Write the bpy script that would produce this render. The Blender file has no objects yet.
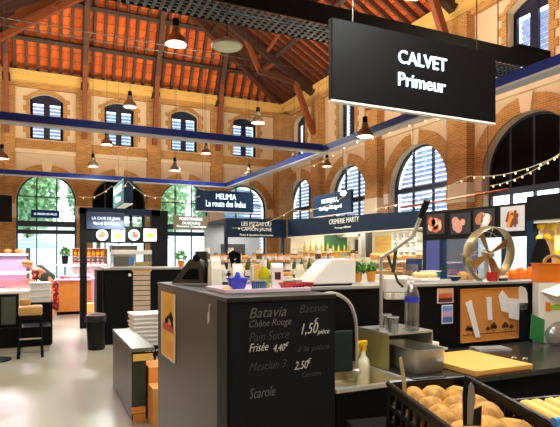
import bpy, bmesh, math, random
from mathutils import Vector, Matrix
C = bpy.context.scene.collection
SC = bpy.context.scene
PI = math.pi
R = random.Random(7)

# ------------------------------------------------------------------ camera frame
H, F, PX, PY = 1.6, 518.0, 280.0, 255.0
YAW = math.radians(24.84)
CA, SA = math.cos(YAW), math.sin(YAW)
def at(px, py, Z):
    X = (px-PX)/F*Z
    return Vector((CA*X+SA*Z, -SA*X+CA*Z, H-(py-PY)/F*Z))
def onx(px, py, x):
    r = (px-PX)/F
    return at(px, py, x/(CA*r+SA))
def ony(px, py, y):
    r = (px-PX)/F
    return at(px, py, y/(CA-SA*r))
def onz(px, py, z):
    return at(px, py, (H-z)*F/(py-PY))

# ------------------------------------------------------------------ materials
def lin(c):
    return tuple((v/255/12.92) if v/255 <= .04045 else ((v/255+.055)/1.055)**2.4 for v in c)
MATS = {}
def mat(name, col, rough=.55, metal=0, var=.12, scale=9, bump=0, trans=0, emit=None, estr=0, coat=0, translucent=0, spec=None):
    if name in MATS: return MATS[name]
    m = bpy.data.materials.new(name); m.use_nodes = True
    nt = m.node_tree; n = nt.nodes; l = nt.links
    p = n['Principled BSDF']
    c = lin(col)
    tc = n.new('ShaderNodeTexCoord'); no = n.new('ShaderNodeTexNoise')
    no.inputs['Scale'].default_value = scale; no.inputs['Detail'].default_value = 4
    l.new(tc.outputs['Object'], no.inputs['Vector'])
    mx = n.new('ShaderNodeMix'); mx.data_type = 'RGBA'
    mx.inputs[6].default_value = (*[v*(1-var) for v in c], 1)
    mx.inputs[7].default_value = (*[min(1, v*(1+var)) for v in c], 1)
    l.new(no.outputs['Fac'], mx.inputs[0]); l.new(mx.outputs[2], p.inputs['Base Color'])
    p.inputs['Roughness'].default_value = rough; p.inputs['Metallic'].default_value = metal
    if spec is not None: p.inputs['Specular IOR Level'].default_value = spec
    if coat: p.inputs['Coat Weight'].default_value = coat
    if bump:
        b = n.new('ShaderNodeBump'); b.inputs['Strength'].default_value = bump
        l.new(no.outputs['Fac'], b.inputs['Height']); l.new(b.outputs['Normal'], p.inputs['Normal'])
    if emit:
        p.inputs['Emission Color'].default_value = (*lin(emit), 1); p.inputs['Emission Strength'].default_value = estr
    if translucent:
        t = n.new('ShaderNodeBsdfTranslucent'); l.new(mx.outputs[2], t.inputs['Color'])
        ms = n.new('ShaderNodeMixShader'); ms.inputs[0].default_value = translucent
        l.new(p.outputs[0], ms.inputs[1]); l.new(t.outputs[0], ms.inputs[2])
        l.new(ms.outputs[0], n['Material Output'].inputs['Surface'])
    MATS[name] = m
    return m
def glass(name, col=(235, 245, 245), refl=.08, rough=.02):
    if name in MATS: return MATS[name]
    m = bpy.data.materials.new(name); m.use_nodes = True
    nt = m.node_tree; n = nt.nodes; l = nt.links
    n.remove(n['Principled BSDF'])
    t = n.new('ShaderNodeBsdfTransparent'); t.inputs[0].default_value = (*lin(col), 1)
    g = n.new('ShaderNodeBsdfGlossy'); g.inputs['Roughness'].default_value = rough
    lw = n.new('ShaderNodeLayerWeight'); lw.inputs[0].default_value = .35
    ma = n.new('ShaderNodeMath'); ma.operation = 'MULTIPLY_ADD'
    ma.inputs[1].default_value = .5; ma.inputs[2].default_value = refl
    l.new(lw.outputs['Facing'], ma.inputs[0])
    s = n.new('ShaderNodeMixShader'); l.new(ma.outputs[0], s.inputs[0])
    l.new(t.outputs[0], s.inputs[1]); l.new(g.outputs[0], s.inputs[2])
    l.new(s.outputs[0], n['Material Output'].inputs['Surface'])
    MATS[name] = m
    return m
def brick(name, c1, c2, mortar, bw=.26, bh=.08, ms=.012, rough=.85, horiz=False):
    m = bpy.data.materials.new(name); m.use_nodes = True
    nt = m.node_tree; n = nt.nodes; l = nt.links; p = n['Principled BSDF']
    tc = n.new('ShaderNodeTexCoord'); sx = n.new('ShaderNodeSeparateXYZ'); cx = n.new('ShaderNodeCombineXYZ')
    ad = n.new('ShaderNodeMath')
    l.new(tc.outputs['Object'], sx.inputs[0]); l.new(sx.outputs[0], ad.inputs[0]); l.new(sx.outputs[1], ad.inputs[1])
    l.new(ad.outputs[0], cx.inputs[0]); l.new(sx.outputs[1 if horiz else 2], cx.inputs[1])
    b = n.new('ShaderNodeTexBrick'); b.inputs['Scale'].default_value = 1
    b.inputs['Color1'].default_value = (*lin(c1), 1); b.inputs['Color2'].default_value = (*lin(c2), 1)
    b.inputs['Mortar'].default_value = (*lin(mortar), 1); b.inputs['Mortar Size'].default_value = ms
    b.inputs['Brick Width'].default_value = bw; b.inputs['Row Height'].default_value = bh
    l.new(cx.outputs[0], b.inputs['Vector'])
    no = n.new('ShaderNodeTexNoise'); no.inputs['Scale'].default_value = 1.3; no.inputs['Detail'].default_value = 6
    l.new(tc.outputs['Object'], no.inputs['Vector'])
    mx = n.new('ShaderNodeMix'); mx.data_type = 'RGBA'; mx.blend_type = 'MULTIPLY'; mx.inputs[0].default_value = .5
    cr = n.new('ShaderNodeValToRGB'); cr.color_ramp.elements[0].position = .3; cr.color_ramp.elements[1].position = .7
    cr.color_ramp.elements[0].color = (.5, .45, .4, 1); cr.color_ramp.elements[1].color = (1, 1, 1, 1)
    l.new(no.outputs['Fac'], cr.inputs[0]); l.new(b.outputs['Color'], mx.inputs[6]); l.new(cr.outputs[0], mx.inputs[7])
    l.new(mx.outputs[2], p.inputs['Base Color']); p.inputs['Roughness'].default_value = rough
    MATS[name] = m
    return m
def lamp_mat(name, col, s):
    return mat(name, col, emit=col, estr=s)

M_brick = brick('brick', (190, 134, 68), (152, 102, 48), (192, 164, 112), bw=.23, bh=.07, ms=.01)
M_stone = mat('stone', (214, 196, 170), .9, var=.12, scale=2)
M_plaster = mat('plaster', (204, 184, 158), .92, var=.10, scale=1.2, bump=.05)
M_cornice = mat('cornice', (208, 168, 96), .85, var=.1, scale=2)
M_roof = brick('roof_tile', (236, 116, 38), (210, 88, 22), (150, 64, 20), bw=.5, bh=.34, ms=.015)
M_timber = mat('timber', (70, 36, 18), .7, var=.35, scale=4)
M_timber_d = mat('timber_dark', (48, 27, 16), .75, var=.35, scale=4)
M_strut = mat('strut_wood', (118, 58, 28), .65, var=.25, scale=4)
M_blue = mat('beam_blue', (18, 44, 120), .45, var=.1, spec=.2)
M_beamw = mat('beam_white', (160, 160, 158), .5, var=.06)
M_frame = mat('window_frame', (22, 32, 60), .4, var=.1)
M_louvre = mat('louvre', (200, 210, 234), .6, var=.03, translucent=.5)
M_pane = glass('pane')
M_black = mat('black_paint', (9, 9, 11), .5, var=.25, spec=.15)
M_blackm = mat('black_matt', (7, 7, 8), .8, var=.2, spec=.1)
M_plblack = mat('black_plastic', (13, 13, 13), .35, var=.2, spec=.3)
M_navy = mat('navy_board', (10, 34, 56), .5, var=.15, scale=2, spec=.2)
M_signblue = mat('sign_blue', (12, 40, 72), .45, var=.1, spec=.2)
M_floor = mat('floor_resin', (158, 162, 144), .3, var=.06, scale=.7)
M_steel = mat('steel', (205, 204, 196), .38, .75, var=.1)
M_steeld = mat('steel_dark', (92, 92, 90), .35, 1, var=.15)
M_white = mat('white', (236, 234, 228), .5, var=.03)
M_cream = mat('cream', (234, 228, 210), .6, var=.05)
M_lilac = mat('lilac_tray', (226, 208, 224), .4, var=.04)
M_grey = mat('grey_laminate', (54, 55, 40), .35, var=.1, scale=3, spec=.3)
M_greyd = mat('grey_dark', (42, 41, 39), .4, var=.1, spec=.3)
M_greyl = mat('grey_light', (150, 148, 142), .4, var=.08)
M_wood = mat('wood_light', (226, 178, 92), .5, var=.16, scale=6)
M_woodo = mat('wood_orange', (214, 140, 56), .55, var=.16, scale=5)
M_card = mat('cardboard', (206, 148, 78), .85, var=.1)
M_cork = mat('cork', (204, 134, 58), .9, var=.22, scale=90)
M_paper = mat('paper', (232, 232, 238), .8, var=.03)
M_red = mat('red', (198, 34, 26), .4, var=.1)
M_orange = mat('orange', (240, 128, 24), .5, var=.12)
M_yellow = mat('yellow', (246, 200, 30), .45, var=.1)
M_green = mat('green', (28, 128, 50), .45, var=.2)
M_leaf = mat('leaf', (86, 148, 48), .6, var=.35, scale=20, translucent=.3)
M_bluepl = mat('blue_plastic', (70, 84, 225), .3, var=.06, translucent=.25)
M_tin = mat('blue_tin', (20, 56, 104), .35, var=.2)
M_oil = mat('oil_glass', (186, 176, 20), .08, var=.12, coat=.5)
M_potato = mat('potato', (204, 156, 66), .75, var=.3, scale=14, bump=.3)
def specks(m):
    nt = m.node_tree; n = nt.nodes; l = nt.links; p = n['Principled BSDF']
    src = p.inputs['Base Color'].links[0].from_socket
    tc = n.new('ShaderNodeTexCoord'); v = n.new('ShaderNodeTexVoronoi'); v.inputs['Scale'].default_value = 70
    no = n.new('ShaderNodeTexNoise'); no.inputs['Scale'].default_value = 22; no.inputs['Detail'].default_value = 5
    l.new(tc.outputs['Object'], v.inputs['Vector']); l.new(tc.outputs['Object'], no.inputs['Vector'])
    cr = n.new('ShaderNodeValToRGB'); cr.color_ramp.elements[0].position = .08; cr.color_ramp.elements[1].position = .2
    cr.color_ramp.elements[0].color = (.25, .16, .08, 1); cr.color_ramp.elements[1].color = (1, 1, 1, 1)
    c2 = n.new('ShaderNodeValToRGB'); c2.color_ramp.elements[0].position = .38; c2.color_ramp.elements[1].position = .6
    c2.color_ramp.elements[0].color = (.42, .3, .2, 1); c2.color_ramp.elements[1].color = (1, 1, 1, 1)
    l.new(v.outputs['Distance'], cr.inputs[0]); l.new(no.outputs['Fac'], c2.inputs[0])
    a = n.new('ShaderNodeMix'); a.data_type = 'RGBA'; a.blend_type = 'MULTIPLY'; a.inputs[0].default_value = .8
    b = n.new('ShaderNodeMix'); b.data_type = 'RGBA'; b.blend_type = 'MULTIPLY'; b.inputs[0].default_value = .8
    l.new(src, a.inputs[6]); l.new(cr.outputs[0], a.inputs[7]); l.new(a.outputs[2], b.inputs[6]); l.new(c2.outputs[0], b.inputs[7])
    l.new(b.outputs[2], p.inputs['Base Color'])
specks(M_potato)
M_root = mat('root', (232, 180, 92), .6, var=.14, scale=16, bump=.15)
M_gold = mat('brass', (168, 160, 122), .32, .8, var=.1)
M_bread = mat('bread', (210, 150, 80), .8, var=.25, scale=20)
M_cheese = mat('cheese', (236, 206, 140), .6, var=.1)
M_pink = mat('pink_panel', (222, 170, 196), .5, var=.06)
M_skin = mat('skin', (214, 160, 128), .6, var=.06)
M_hairb = mat('hair_blond', (186, 142, 82), .6, var=.25, scale=40)
M_haird = mat('hair_dark', (40, 26, 20), .5, var=.25, scale=40)
M_vest = mat('grey_vest', (70, 76, 66), .85, var=.15, scale=25)
M_clear = glass('clear_plastic', (240, 244, 244), .06, .08)
M_pet = glass('bottle_plastic', (246, 250, 250), .26, .22)
M_purple = mat('purple_glass', (196, 176, 224), .3, var=.1)
M_chalk = mat('chalk', (215, 215, 210), .95, var=.3, scale=120)
M_chalkf = mat('chalk_faint', (66, 68, 70), .95, var=.3, scale=120)
M_board = mat('chalkboard', (17, 18, 23), .65, var=.35, scale=3, spec=.2)
M_sign = lamp_mat('sign_letters', (214, 236, 255), 1.3)
M_lampd = lamp_mat('lamp_lens', (255, 246, 226), 3.0)
M_shade = mat('lamp_shade', (96, 88, 72), .4, .6, var=.1)
M_terra = mat('terracotta', (226, 150, 52), .6, var=.1)
M_copper = mat('copper', (170, 90, 56), .35, .8, var=.1)
def floral():
    m = bpy.data.materials.new('red_floral'); m.use_nodes = True
    n = m.node_tree.nodes; l = m.node_tree.links; p = n['Principled BSDF']
    tc = n.new('ShaderNodeTexCoord'); v = n.new('ShaderNodeTexVoronoi'); v.inputs['Scale'].default_value = 11
    l.new(tc.outputs['Object'], v.inputs['Vector'])
    cr = n.new('ShaderNodeValToRGB'); e = cr.color_ramp.elements
    e[0].color = (*lin((245, 150, 120)), 1); e[0].position = .18; e[1].color = (*lin((205, 30, 20)), 1); e[1].position = .3
    x = e.new(.62); x.color = (*lin((60, 14, 14)), 1)
    l.new(v.outputs['Distance'], cr.inputs[0]); l.new(cr.outputs[0], p.inputs['Base Color'])
    p.inputs['Roughness'].default_value = .8
    return m
M_floral = floral()

# ------------------------------------------------------------------ mesh helpers
class B:
    def __init__(s): s.bm = bmesh.new()
    def box(s, x0, y0, z0, x1, y1, z1, bev=0, M=None):
        vs = [s.bm.verts.new((x, y, z)) for x in (x0, x1) for y in (y0, y1) for z in (z0, z1)]
        fs = [s.bm.faces.new([vs[i] for i in f]) for f in ((0,1,3,2),(4,6,7,5),(0,4,5,1),(2,3,7,6),(0,2,6,4),(1,5,7,3))]
        if M is not None: bmesh.ops.transform(s.bm, matrix=M, verts=vs)
        if bev:
            es = {e for f in fs for e in f.edges}
            bmesh.ops.bevel(s.bm, geom=list(es), offset=bev, segments=2, affect='EDGES', profile=.5)
        return s
    def cbox(s, c, size, rz=0, bev=0, M=None):
        T = Matrix.Translation(c) @ (Matrix.Rotation(rz, 4, 'Z') if M is None else M)
        a, b, d = [v/2 for v in size]
        return s.box(-a, -b, -d, a, b, d, bev, T)
    def beam(s, p0, p1, w, h, up=(0, 0, 1)):
        p0, p1 = Vector(p0), Vector(p1); d = p1-p0; L = d.length; d.normalize()
        u = Vector(up); r = d.cross(u)
        if r.length < 1e-4: r = d.cross(Vector((1, 0, 0)))
        r.normalize(); u = r.cross(d)
        M = Matrix((( r.x, d.x, u.x, 0), (r.y, d.y, u.y, 0), (r.z, d.z, u.z, 0), (0, 0, 0, 1)))
        M.translation = p0
        return s.box(-w/2, 0, -h/2, w/2, L, h/2, 0, M)
    def rings(s, rings, cap=True):
        rv = [[s.bm.verts.new(p) for p in r] for r in rings]
        n = len(rv[0])
        for a, b in zip(rv, rv[1:]):
            for i in range(n): s.bm.faces.new((a[i], a[(i+1) % n], b[(i+1) % n], b[i]))
        if cap:
            if n > 2:
                s.bm.faces.new(rv[0][::-1]); s.bm.faces.new(rv[-1])
        return s
    def lathe(s, prof, c=(0, 0, 0), n=20, cap=True, M=None):
        rs = []
        for r, z in prof:
            ring = [Vector((max(r, .0004)*math.cos(2*PI*i/n), max(r, .0004)*math.sin(2*PI*i/n), z)) for i in range(n)]
            if M is not None: ring = [M @ p for p in ring]
            rs.append([p+Vector(c) for p in ring])
        return s.rings(rs, cap)
    def tube(s, pts, r, n=8, r1=None):
        pts = [Vector(p) for p in pts]; rs = []; m = len(pts)
        prev = None
        for i, p in enumerate(pts):
            d = (pts[min(i+1, m-1)]-pts[max(i-1, 0)]).normalized()
            a = d.cross(Vector((0, 0, 1))) if prev is None else prev-d*prev.dot(d)
            if a.length < 1e-3: a = d.cross(Vector((1, 0, 0)))
            a.normalize(); prev = a; b = d.cross(a)
            q = r if r1 is None else r+(r1-r)*i/(m-1)
            rs.append([p+a*q*math.cos(2*PI*k/n)+b*q*math.sin(2*PI*k/n) for k in range(n)])
        return s.rings(rs)
    def prism(s, poly, d):
        d = Vector(d)
        return s.rings([[Vector(p) for p in poly], [Vector(p)+d for p in poly]])
    def ball(s, c, rx, ry, rz, n=12, M=None, jit=0, rnd=None):
        ret = bmesh.ops.create_uvsphere(s.bm, u_segments=n, v_segments=max(6, n//2+1), radius=1)
        ph = [rnd.uniform(0, 6.28) for _ in range(6)] if rnd else [0]*6
        for v in ret['verts']:
            k = 1+jit*(math.sin(2.1*v.co.x+ph[0])+math.sin(2.7*v.co.y+ph[1])+math.sin(2.3*v.co.z+ph[2])+.5*math.sin(5*v.co.x+ph[3])*math.sin(5*v.co.y+ph[4]))
            p = Vector((v.co.x*rx, v.co.y*ry, v.co.z*rz))*k
            if M is not None: p = M @ p
            v.co = p+Vector(c)
        return s
    def build(s, name, m, parent=None, smooth=False, loc=None):
        bmesh.ops.recalc_face_normals(s.bm, faces=s.bm.faces[:])
        me = bpy.data.meshes.new(name); s.bm.to_mesh(me); s.bm.free()
        if smooth:
            for p in me.polygons: p.use_smooth = True
            try: me.set_sharp_from_angle(angle=math.radians(40))
            except Exception: pass
        me.materials.append(m)
        o = bpy.data.objects.new(name, me); C.objects.link(o)
        if parent is not None: o.parent = parent
        if loc is not None: o.location = loc
        return o
def tag(o, label, cat, group=None, kind=None):
    o['label'] = label; o['category'] = cat
    if group: o['group'] = group
    if kind: o['kind'] = kind
    return o
def thing(name, label, cat, loc=(0, 0, 0), rz=0, group=None):
    o = bpy.data.objects.new(name, None); C.objects.link(o); o.empty_display_size = .1
    o.location = loc; o.rotation_euler = (0, 0, rz)
    return tag(o, label, cat, group)
def struct(o):
    o['kind'] = 'structure'; return o
def dup(root, loc, rz=None, label=None, group=None, scale=None):
    r = root.copy(); C.objects.link(r); r.location = loc
    if rz is not None: r.rotation_euler = (0, 0, rz)
    if scale is not None: r.scale = scale if hasattr(scale, '__len__') else (scale,)*3
    if label: r['label'] = label
    if group: r['group'] = group
    for ch in list(root.children):
        c = ch.copy(); C.objects.link(c); c.parent = r
        for g in ch.children:
            d = g.copy(); C.objects.link(d); d.parent = c
    return r
NY = Matrix.Rotation(PI/2, 4, 'X')                       # text facing -y
NX = Matrix.Rotation(-PI/2, 4, 'Z') @ Matrix.Rotation(PI/2, 4, 'X')   # text facing -x
UP = Matrix.Identity(4)
def text(s, c, w, h, m, parent, face=NY, ext=.003, shear=0, bold=0, name='lettering', rot=0):
    cu = bpy.data.curves.new('txt', 'FONT'); cu.body = s; cu.align_x = 'CENTER'; cu.extrude = .01; cu.shear = shear; cu.offset = bold
    cu.resolution_u = 3
    t = bpy.data.objects.new('txt', cu); C.objects.link(t)
    dg = bpy.context.evaluated_depsgraph_get(); dg.update()
    me = bpy.data.meshes.new_from_object(t.evaluated_get(dg))
    bpy.data.objects.remove(t)
    xs = [v.co.x for v in me.vertices]; ys = [v.co.y for v in me.vertices]
    x0, x1, y0, y1 = min(xs), max(xs), min(ys), max(ys)
    for v in me.vertices:
        v.co.x = (v.co.x-(x0+x1)/2)*w/(x1-x0); v.co.y = (v.co.y-(y0+y1)/2)*h/(y1-y0); v.co.z *= ext/.01
    me.transform(Matrix.Translation(Vector(c)) @ face @ Matrix.Rotation(rot, 4, 'Z'))
    me.name = name; me.materials.clear(); me.materials.append(m)
    o = bpy.data.objects.new(name, me); C.objects.link(o)
    if parent is not None: o.parent = parent
    return o
def texty(s, x0, y0, x1, y1, plane, m, parent, **k):
    """text on a -y facing plane, size read off photograph corners"""
    a = ony(x0, (y0+y1)/2, plane); b = ony(x1, (y0+y1)/2, plane)
    mid = ony((x0+x1)/2, y0, plane); low = ony((x0+x1)/2, y1, plane)
    c = Vector(((a.x+b.x)/2, plane-.004, (mid.z+low.z)/2))-parent.location
    return text(s, c, b.x-a.x, mid.z-low.z, m, parent, NY, **k)
def textx(s, x0, y0, x1, y1, plane, m, parent, **k):
    a = onx(x0, y0, plane); b = onx(x1, y1, plane); mx = (x0+x1)/2
    hh = onx(mx, y0, plane).z-onx(mx, y1, plane).z
    ym = (a.y+b.y)/2
    zc = (a.z+b.z)/2
    return text(s, Vector((plane-.006, ym, zc))-parent.location, a.y-b.y, hh, m, parent, NX, **k)

# ------------------------------------------------------------------ hall
YB, XR, XL, Y0 = 28.0, 13.4, -5.0, -4.0
EAVE = 10.4
fb = lambda s, z, d: Vector((s, YB+d, z))
fr = lambda s, z, d: Vector((XR+d, s, z))
fl = lambda s, z, d: Vector((XL-d, s, z))

struct(B().box(XL-.5, Y0, -.15, XR+.5, YB+.5, 0).build('floor', M_floor))
b = B().box(-45, YB+.5, -.3, 60, 75, -.05)
struct(b.build('trim_ground_outside', mat('paving_outside', (206, 202, 196), .9, var=.08)))
struct(B().box(XR+.5, -20, -.3, 60, YB+.5, -.05).build('trim_ground_side', MATS['paving_outside']))

def arch_pts(c, w, spring, rise, n=24, seg=False):
    out = []
    for i in range(n+1):
        t = PI*(1-i/n); s = c+w/2*math.cos(t)
        z = spring+rise*(1-((s-c)/(w/2))**2) if seg else spring+rise*math.sin(t)
        out.append((s, z))
    return out
def band(bm, f, s0, s1, z0, z1, c, w, sill, spring, rise, depth, seg=False):
    def q(*p): bm.faces.new([bm.verts.new(f(*x)) for x in p])
    a, e = c-w/2, c+w/2
    q((s0, z0, 0), (a, z0, 0), (a, z1, 0), (s0, z1, 0)); q((e, z0, 0), (s1, z0, 0), (s1, z1, 0), (e, z1, 0))
    if sill > z0: q((a, z0, 0), (e, z0, 0), (e, sill, 0), (a, sill, 0))
    P = arch_pts(c, w, spring, rise, seg=seg)
    for (sa, za), (sb, zb) in zip(P, P[1:]):
        q((sa, za, 0), (sb, zb, 0), (sb, z1, 0), (sa, z1, 0)); q((sa, za, 0), (sb, zb, 0), (sb, zb, depth), (sa, za, depth))
    for s in (a, e): q((s, sill, 0), (s, spring, 0), (s, spring, depth), (s, sill, depth))
    q((a, sill, 0), (e, sill, 0), (e, sill, depth), (a, sill, depth))
def ring(f, c, w, spring, rise, t, d0, d1, seg=False, n=24, legs=0):
    bb = B(); bm = bb.bm
    P = arch_pts(c, w, spring, rise, n, seg); Q = arch_pts(c, w+2*t, spring, rise+t, n, seg)
    if legs:
        P = [(P[0][0], spring-legs)]+P+[(P[-1][0], spring-legs)]; Q = [(Q[0][0], spring-legs)]+Q+[(Q[-1][0], spring-legs)]
    V = [[bm.verts.new(f(*p, d)) for p in L] for L, d in ((P, d0), (Q, d0), (P, d1), (Q, d1))]
    for i in range(len(P)-1):
        for a, e in ((0, 1), (1, 3), (3, 2), (2, 0)):
            bm.faces.new((V[a][i], V[a][i+1], V[e][i+1], V[e][i]))
    for i in (0, len(P)-1): bm.faces.new((V[0][i], V[1][i], V[3][i], V[2][i]))
    return bb
def fbox(bb, f, s0, s1, z0, z1, d0, d1):
    a, e = f(s0, z0, d0), f(s1, z1, d1)
    return bb.box(min(a.x, e.x), min(a.y, e.y), min(a.z, e.z), max(a.x, e.x), max(a.y, e.y), max(a.z, e.z))

WN = [0]; TN = [0]
def trim(bb, m, smooth=False):
    TN[0] += 1
    return struct(bb.build('trim_%d' % TN[0], m, smooth=smooth))
def chord(z, c, w, spring, rise, seg):
    if z <= spring: return w/2
    if z >= spring+rise: return 0
    k = (z-spring)/rise
    return w/2*(math.sqrt(max(0, 1-k)) if seg else math.sqrt(max(0, 1-k*k)))
def window(f, c, w, sill, spring, rise, mode, seg=False, bars=(), transoms=(), d=.34):
    WN[0] += 1
    fr_ = ring(f, c, w-.16, spring, rise-.08, .085, d-.05, d+.06, seg, legs=spring-sill)
    fbox(fr_, f, c-w/2, c+w/2, sill, sill+.1, d-.05, d+.06)
    for s, bw in bars:
        k = abs(s-c)/(w/2)
        zt = spring+rise*(1-k*k if seg else math.sqrt(max(0, 1-k*k)))
        fbox(fr_, f, s-bw/2, s+bw/2, sill, zt-.04, d-.05, d+.05)
    for z, hh in transoms:
        q = chord(z+hh/2, c, w, spring, rise, seg)-.02
        fbox(fr_, f, c-q, c+q, z-hh/2, z+hh/2, d-.06, d+.06)
    if seg:
        hp = [(c+w/2-.06, spring-.16)]+[(c-w/2+.06, spring-.16)]+arch_pts(c, w-.12, spring, rise-.06, seg=True)
        fr_.prism([f(s, z, d-.02) for s, z in hp], f(0, 0, .05)-f(0, 0, 0))
    root = struct(fr_.build('window_%d' % WN[0], M_frame))
    pb = B(); P = [(c-w/2+.05, sill+.05)]+arch_pts(c, w-.1, spring, rise-.05, seg=seg)+[(c+w/2-.05, sill+.05)]
    if mode != 'dark':
        pb.prism([f(s, z, d) for s, z in P], f(0, 0, .012)-f(0, 0, 0)); pb.build('window_pane', M_pane, root)
    else:
        Pd = [p for p in P if p[1] >= spring-.55]
        Pd = [(c-w/2+.05, spring-.55)]+arch_pts(c, w-.1, spring, rise-.05)+[(c+w/2-.05, spring-.55)]
        pb.prism([f(s, z, d-.03) for s, z in Pd], f(0, 0, .05)-f(0, 0, 0)); pb.build('blackout_panel', M_blackm, root)
        gb = B(); fbox(gb, f, c-w/2+.05, c+w/2-.05, sill+.05, spring-.55, d, d+.012); gb.build('window_pane', M_pane, root)
    if mode == 'louvre':
        lb = B(); z = sill+.14; st = .19 if not seg else .17
        while z < (spring-.2 if seg else spring+rise-.12):
            q = chord(z+.06, c, w-.2, spring, rise-.1, seg)
            if q > .12:
                a, e = f(c-q, z+.05, d+.2), f(c+q, z+.05, d+.2)
                out = (f(0, 0, 1)-f(0, 0, 0))
                lb.beam(a, e, .012, .15, up=(Vector((0, 0, 1))*.82+out*(-.57)))
            z += st
        lb.build('shutter_louvre', M_louvre, root)
    return root

BACK = [-3.2, .3, 3.75, 7.2, 10.75]
RIGHT = [26.3, 21.3, 16.2, 11.1, 6.0, .9]
bk = B(); rt = B(); lf = B()
ZM = 7.0
def bays(bm, f, cs, ends, w, spring, rise):
    for i, c in enumerate(cs):
        s0, s1 = ends[i], ends[i+1]
        band(bm, f, min(s0, s1), max(s0, s1), 0, ZM, c, w, .02, spring, rise, .5)
        band(bm, f, min(s0, s1), max(s0, s1), ZM, EAVE+.3, c, 1.5, 7.25, 9.25, .28, .5, True)
EB = [XL-.01, -1.45, 2.0, 5.5, 9.0, XR+.01]
ER = [YB+.01, 23.8, 18.75, 13.65, 8.55, 3.45, Y0]
bays(bk.bm, fb, BACK, EB, 2.73, 4.28, 1.36)
bays(rt.bm, fr, RIGHT, ER, 3.5, 4.2, 1.75)
struct(bk.build('wall_back', M_plaster)); struct(rt.build('wall_right', M_plaster))
lf.box(XL-.4, Y0, 0, XL, YB, EAVE+.3); struct(lf.build('wall_left', M_plaster))
struct(B().prism([(XL-.4, Y0-.3, 0), (XR+.5, Y0-.3, 0), (XR+.5, Y0-.3, EAVE+.3), ((XL+XR)/2, Y0-.3, 16.2), (XL-.4, Y0-.3, EAVE+.3)], (0, .3, 0)).build('wall_front', M_plaster))
modes_b = ['louvre', 'clear', 'dark', 'clear', 'louvre']
modes_r = ['louvre', 'louvre', 'louvre', 'dark', 'louvre', 'louvre']
for cs, f, modes, w, sp, ri in ((BACK, fb, modes_b, 2.73, 4.28, 1.36), (RIGHT, fr, modes_r, 3.5, 4.2, 1.75)):
    for c, md in zip(cs, modes):
        tr = [(sp+.05 if f is fr else sp+.2, .2 if f is fr else .05), (3.15, .28), (2.75, .2)] if md != 'dark' else [(3.0, .2), (sp-.55, .2)]
        bs = [(c-w/6, .06), (c+w/6, .06)]
        if md == 'dark': bs = [(c-w/4, .07), (c, .07), (c+w/4, .07)]
        window(f, c, w, .02, sp, ri, md, bars=bs, transoms=tr)
        window(f, c, 1.5, 7.25, 9.25, .28, 'louvre', True, bars=[(c, .28), (c-.68, .12), (c+.68, .12)], transoms=[(7.32, .14)])
        trim(ring(f, c, w, sp, ri, .42 if f is fb else .5, -.05, .02), M_brick)
        kb = B(); zt = sp+ri
        kb.prism([f(c-.17, zt-.02, -.09), f(c+.17, zt-.02, -.09), f(c+.26, zt+.55, -.09), f(c-.26, zt+.55, -.09)], f(0, 0, .1)-f(0, 0, 0))
        trim(kb, M_stone)
        for sg in (-1, 1):
            ib = B(); e = c+sg*w/2
            fbox(ib, f, min(e, e+sg*.42), max(e, e+sg*.42), sp-.45, sp, -.06, .02); trim(ib, M_stone)
            ib = B(); fbox(ib, f, min(e, e+sg*.42), max(e, e+sg*.42), 0, sp-.45, -.045, .02); trim(ib, M_brick)
        trim(ring(f, c, 1.5, 9.25, .28, .2, -.05, .02, True), M_brick)
        for sg in (-1, 1):
            qb = B(); z = 7.3; k = 0
            while z < 9.3:
                ww = .3 if k % 2 else .18
                e = c+sg*.75
                fbox(qb, f, min(e, e+sg*ww), max(e, e+sg*ww), z, min(z+.26, 9.3), -.045, .02); z += .26; k += 1
            trim(qb, M_brick)
        sb = B(); fbox(sb, f, c-.95, c+.95, 7.21, 7.25, -.12, .3); trim(sb, M_stone)
for es, f in ((EB, fb), (ER, fr)):
    for s in es[1:-1]:
        wd = .36 if f is fb else .46
        pj = -.2 if f is fb else -.38
        z = 0; pb = B()
        fbox(pb, f, s-wd, s+wd, 0, 3.4, pj, .02); fbox(pb, f, s-wd, s+wd, 4.05, 9.75, pj, .02); trim(pb, M_brick)
        cb = B(); fbox(cb, f, s-wd-.04, s+wd+.04, 3.4, 4.05, pj-.04, .02); trim(cb, M_stone)
pb = B(); pb.box(XR-.9, YB-.9, 0, XR, YB, 9.75); trim(pb, M_brick)
for f, s0, s1 in ((fb, XL, XR), (fr, Y0, YB)):
    for z0, z1, d, m in ((6.55, 6.75, -.13, M_stone), (6.75, 7.2, -.1, M_brick), (9.72, 9.95, -.2, M_brick), (9.95, 10.2, -.42, M_cornice), (10.2, 10.42, -.56, M_cornice)):
        tb = B(); fbox(tb, f, s0, s1, z0, z1, d, .02); trim(tb, m)

# roof: two long slopes and a steep hip at the back
XC = (XL+XR)/2; SR = .577; RZ = EAVE+(XR-XC)*SR; SB = 1.58; YH = YB-(RZ-EAVE)/SB
def roof_plane(name, pts):
    bb = B(); n = (Vector(pts[1])-Vector(pts[0])).cross(Vector(pts[2])-Vector(pts[0])).normalized()
    if n.z < 0: n = -n
    bb.prism(pts, n*.15)
    return struct(bb.build(name, M_roof))
c_right = roof_plane('ceiling_right', [(XR+.3, Y0, EAVE), (XR+.3, YB+.2, EAVE), (XC, YH, RZ+.17), (XC, Y0, RZ+.17)])
c_left = roof_plane('ceiling_left', [(XL-.3, Y0, EAVE), (XL-.3, YB+.2, EAVE), (XC, YH, RZ+.17), (XC, Y0, RZ+.17)])
c_back = roof_plane('ceiling_back', [(XL-.3, YB+.2, EAVE), (XR+.3, YB+.2, EAVE), (XC, YH, RZ+.17)])
def zr(x): return EAVE+(XR-x)*SR if x > XC else EAVE+(x-XL)*SR
def zb(y): return EAVE+(YB-y)*SB
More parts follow.
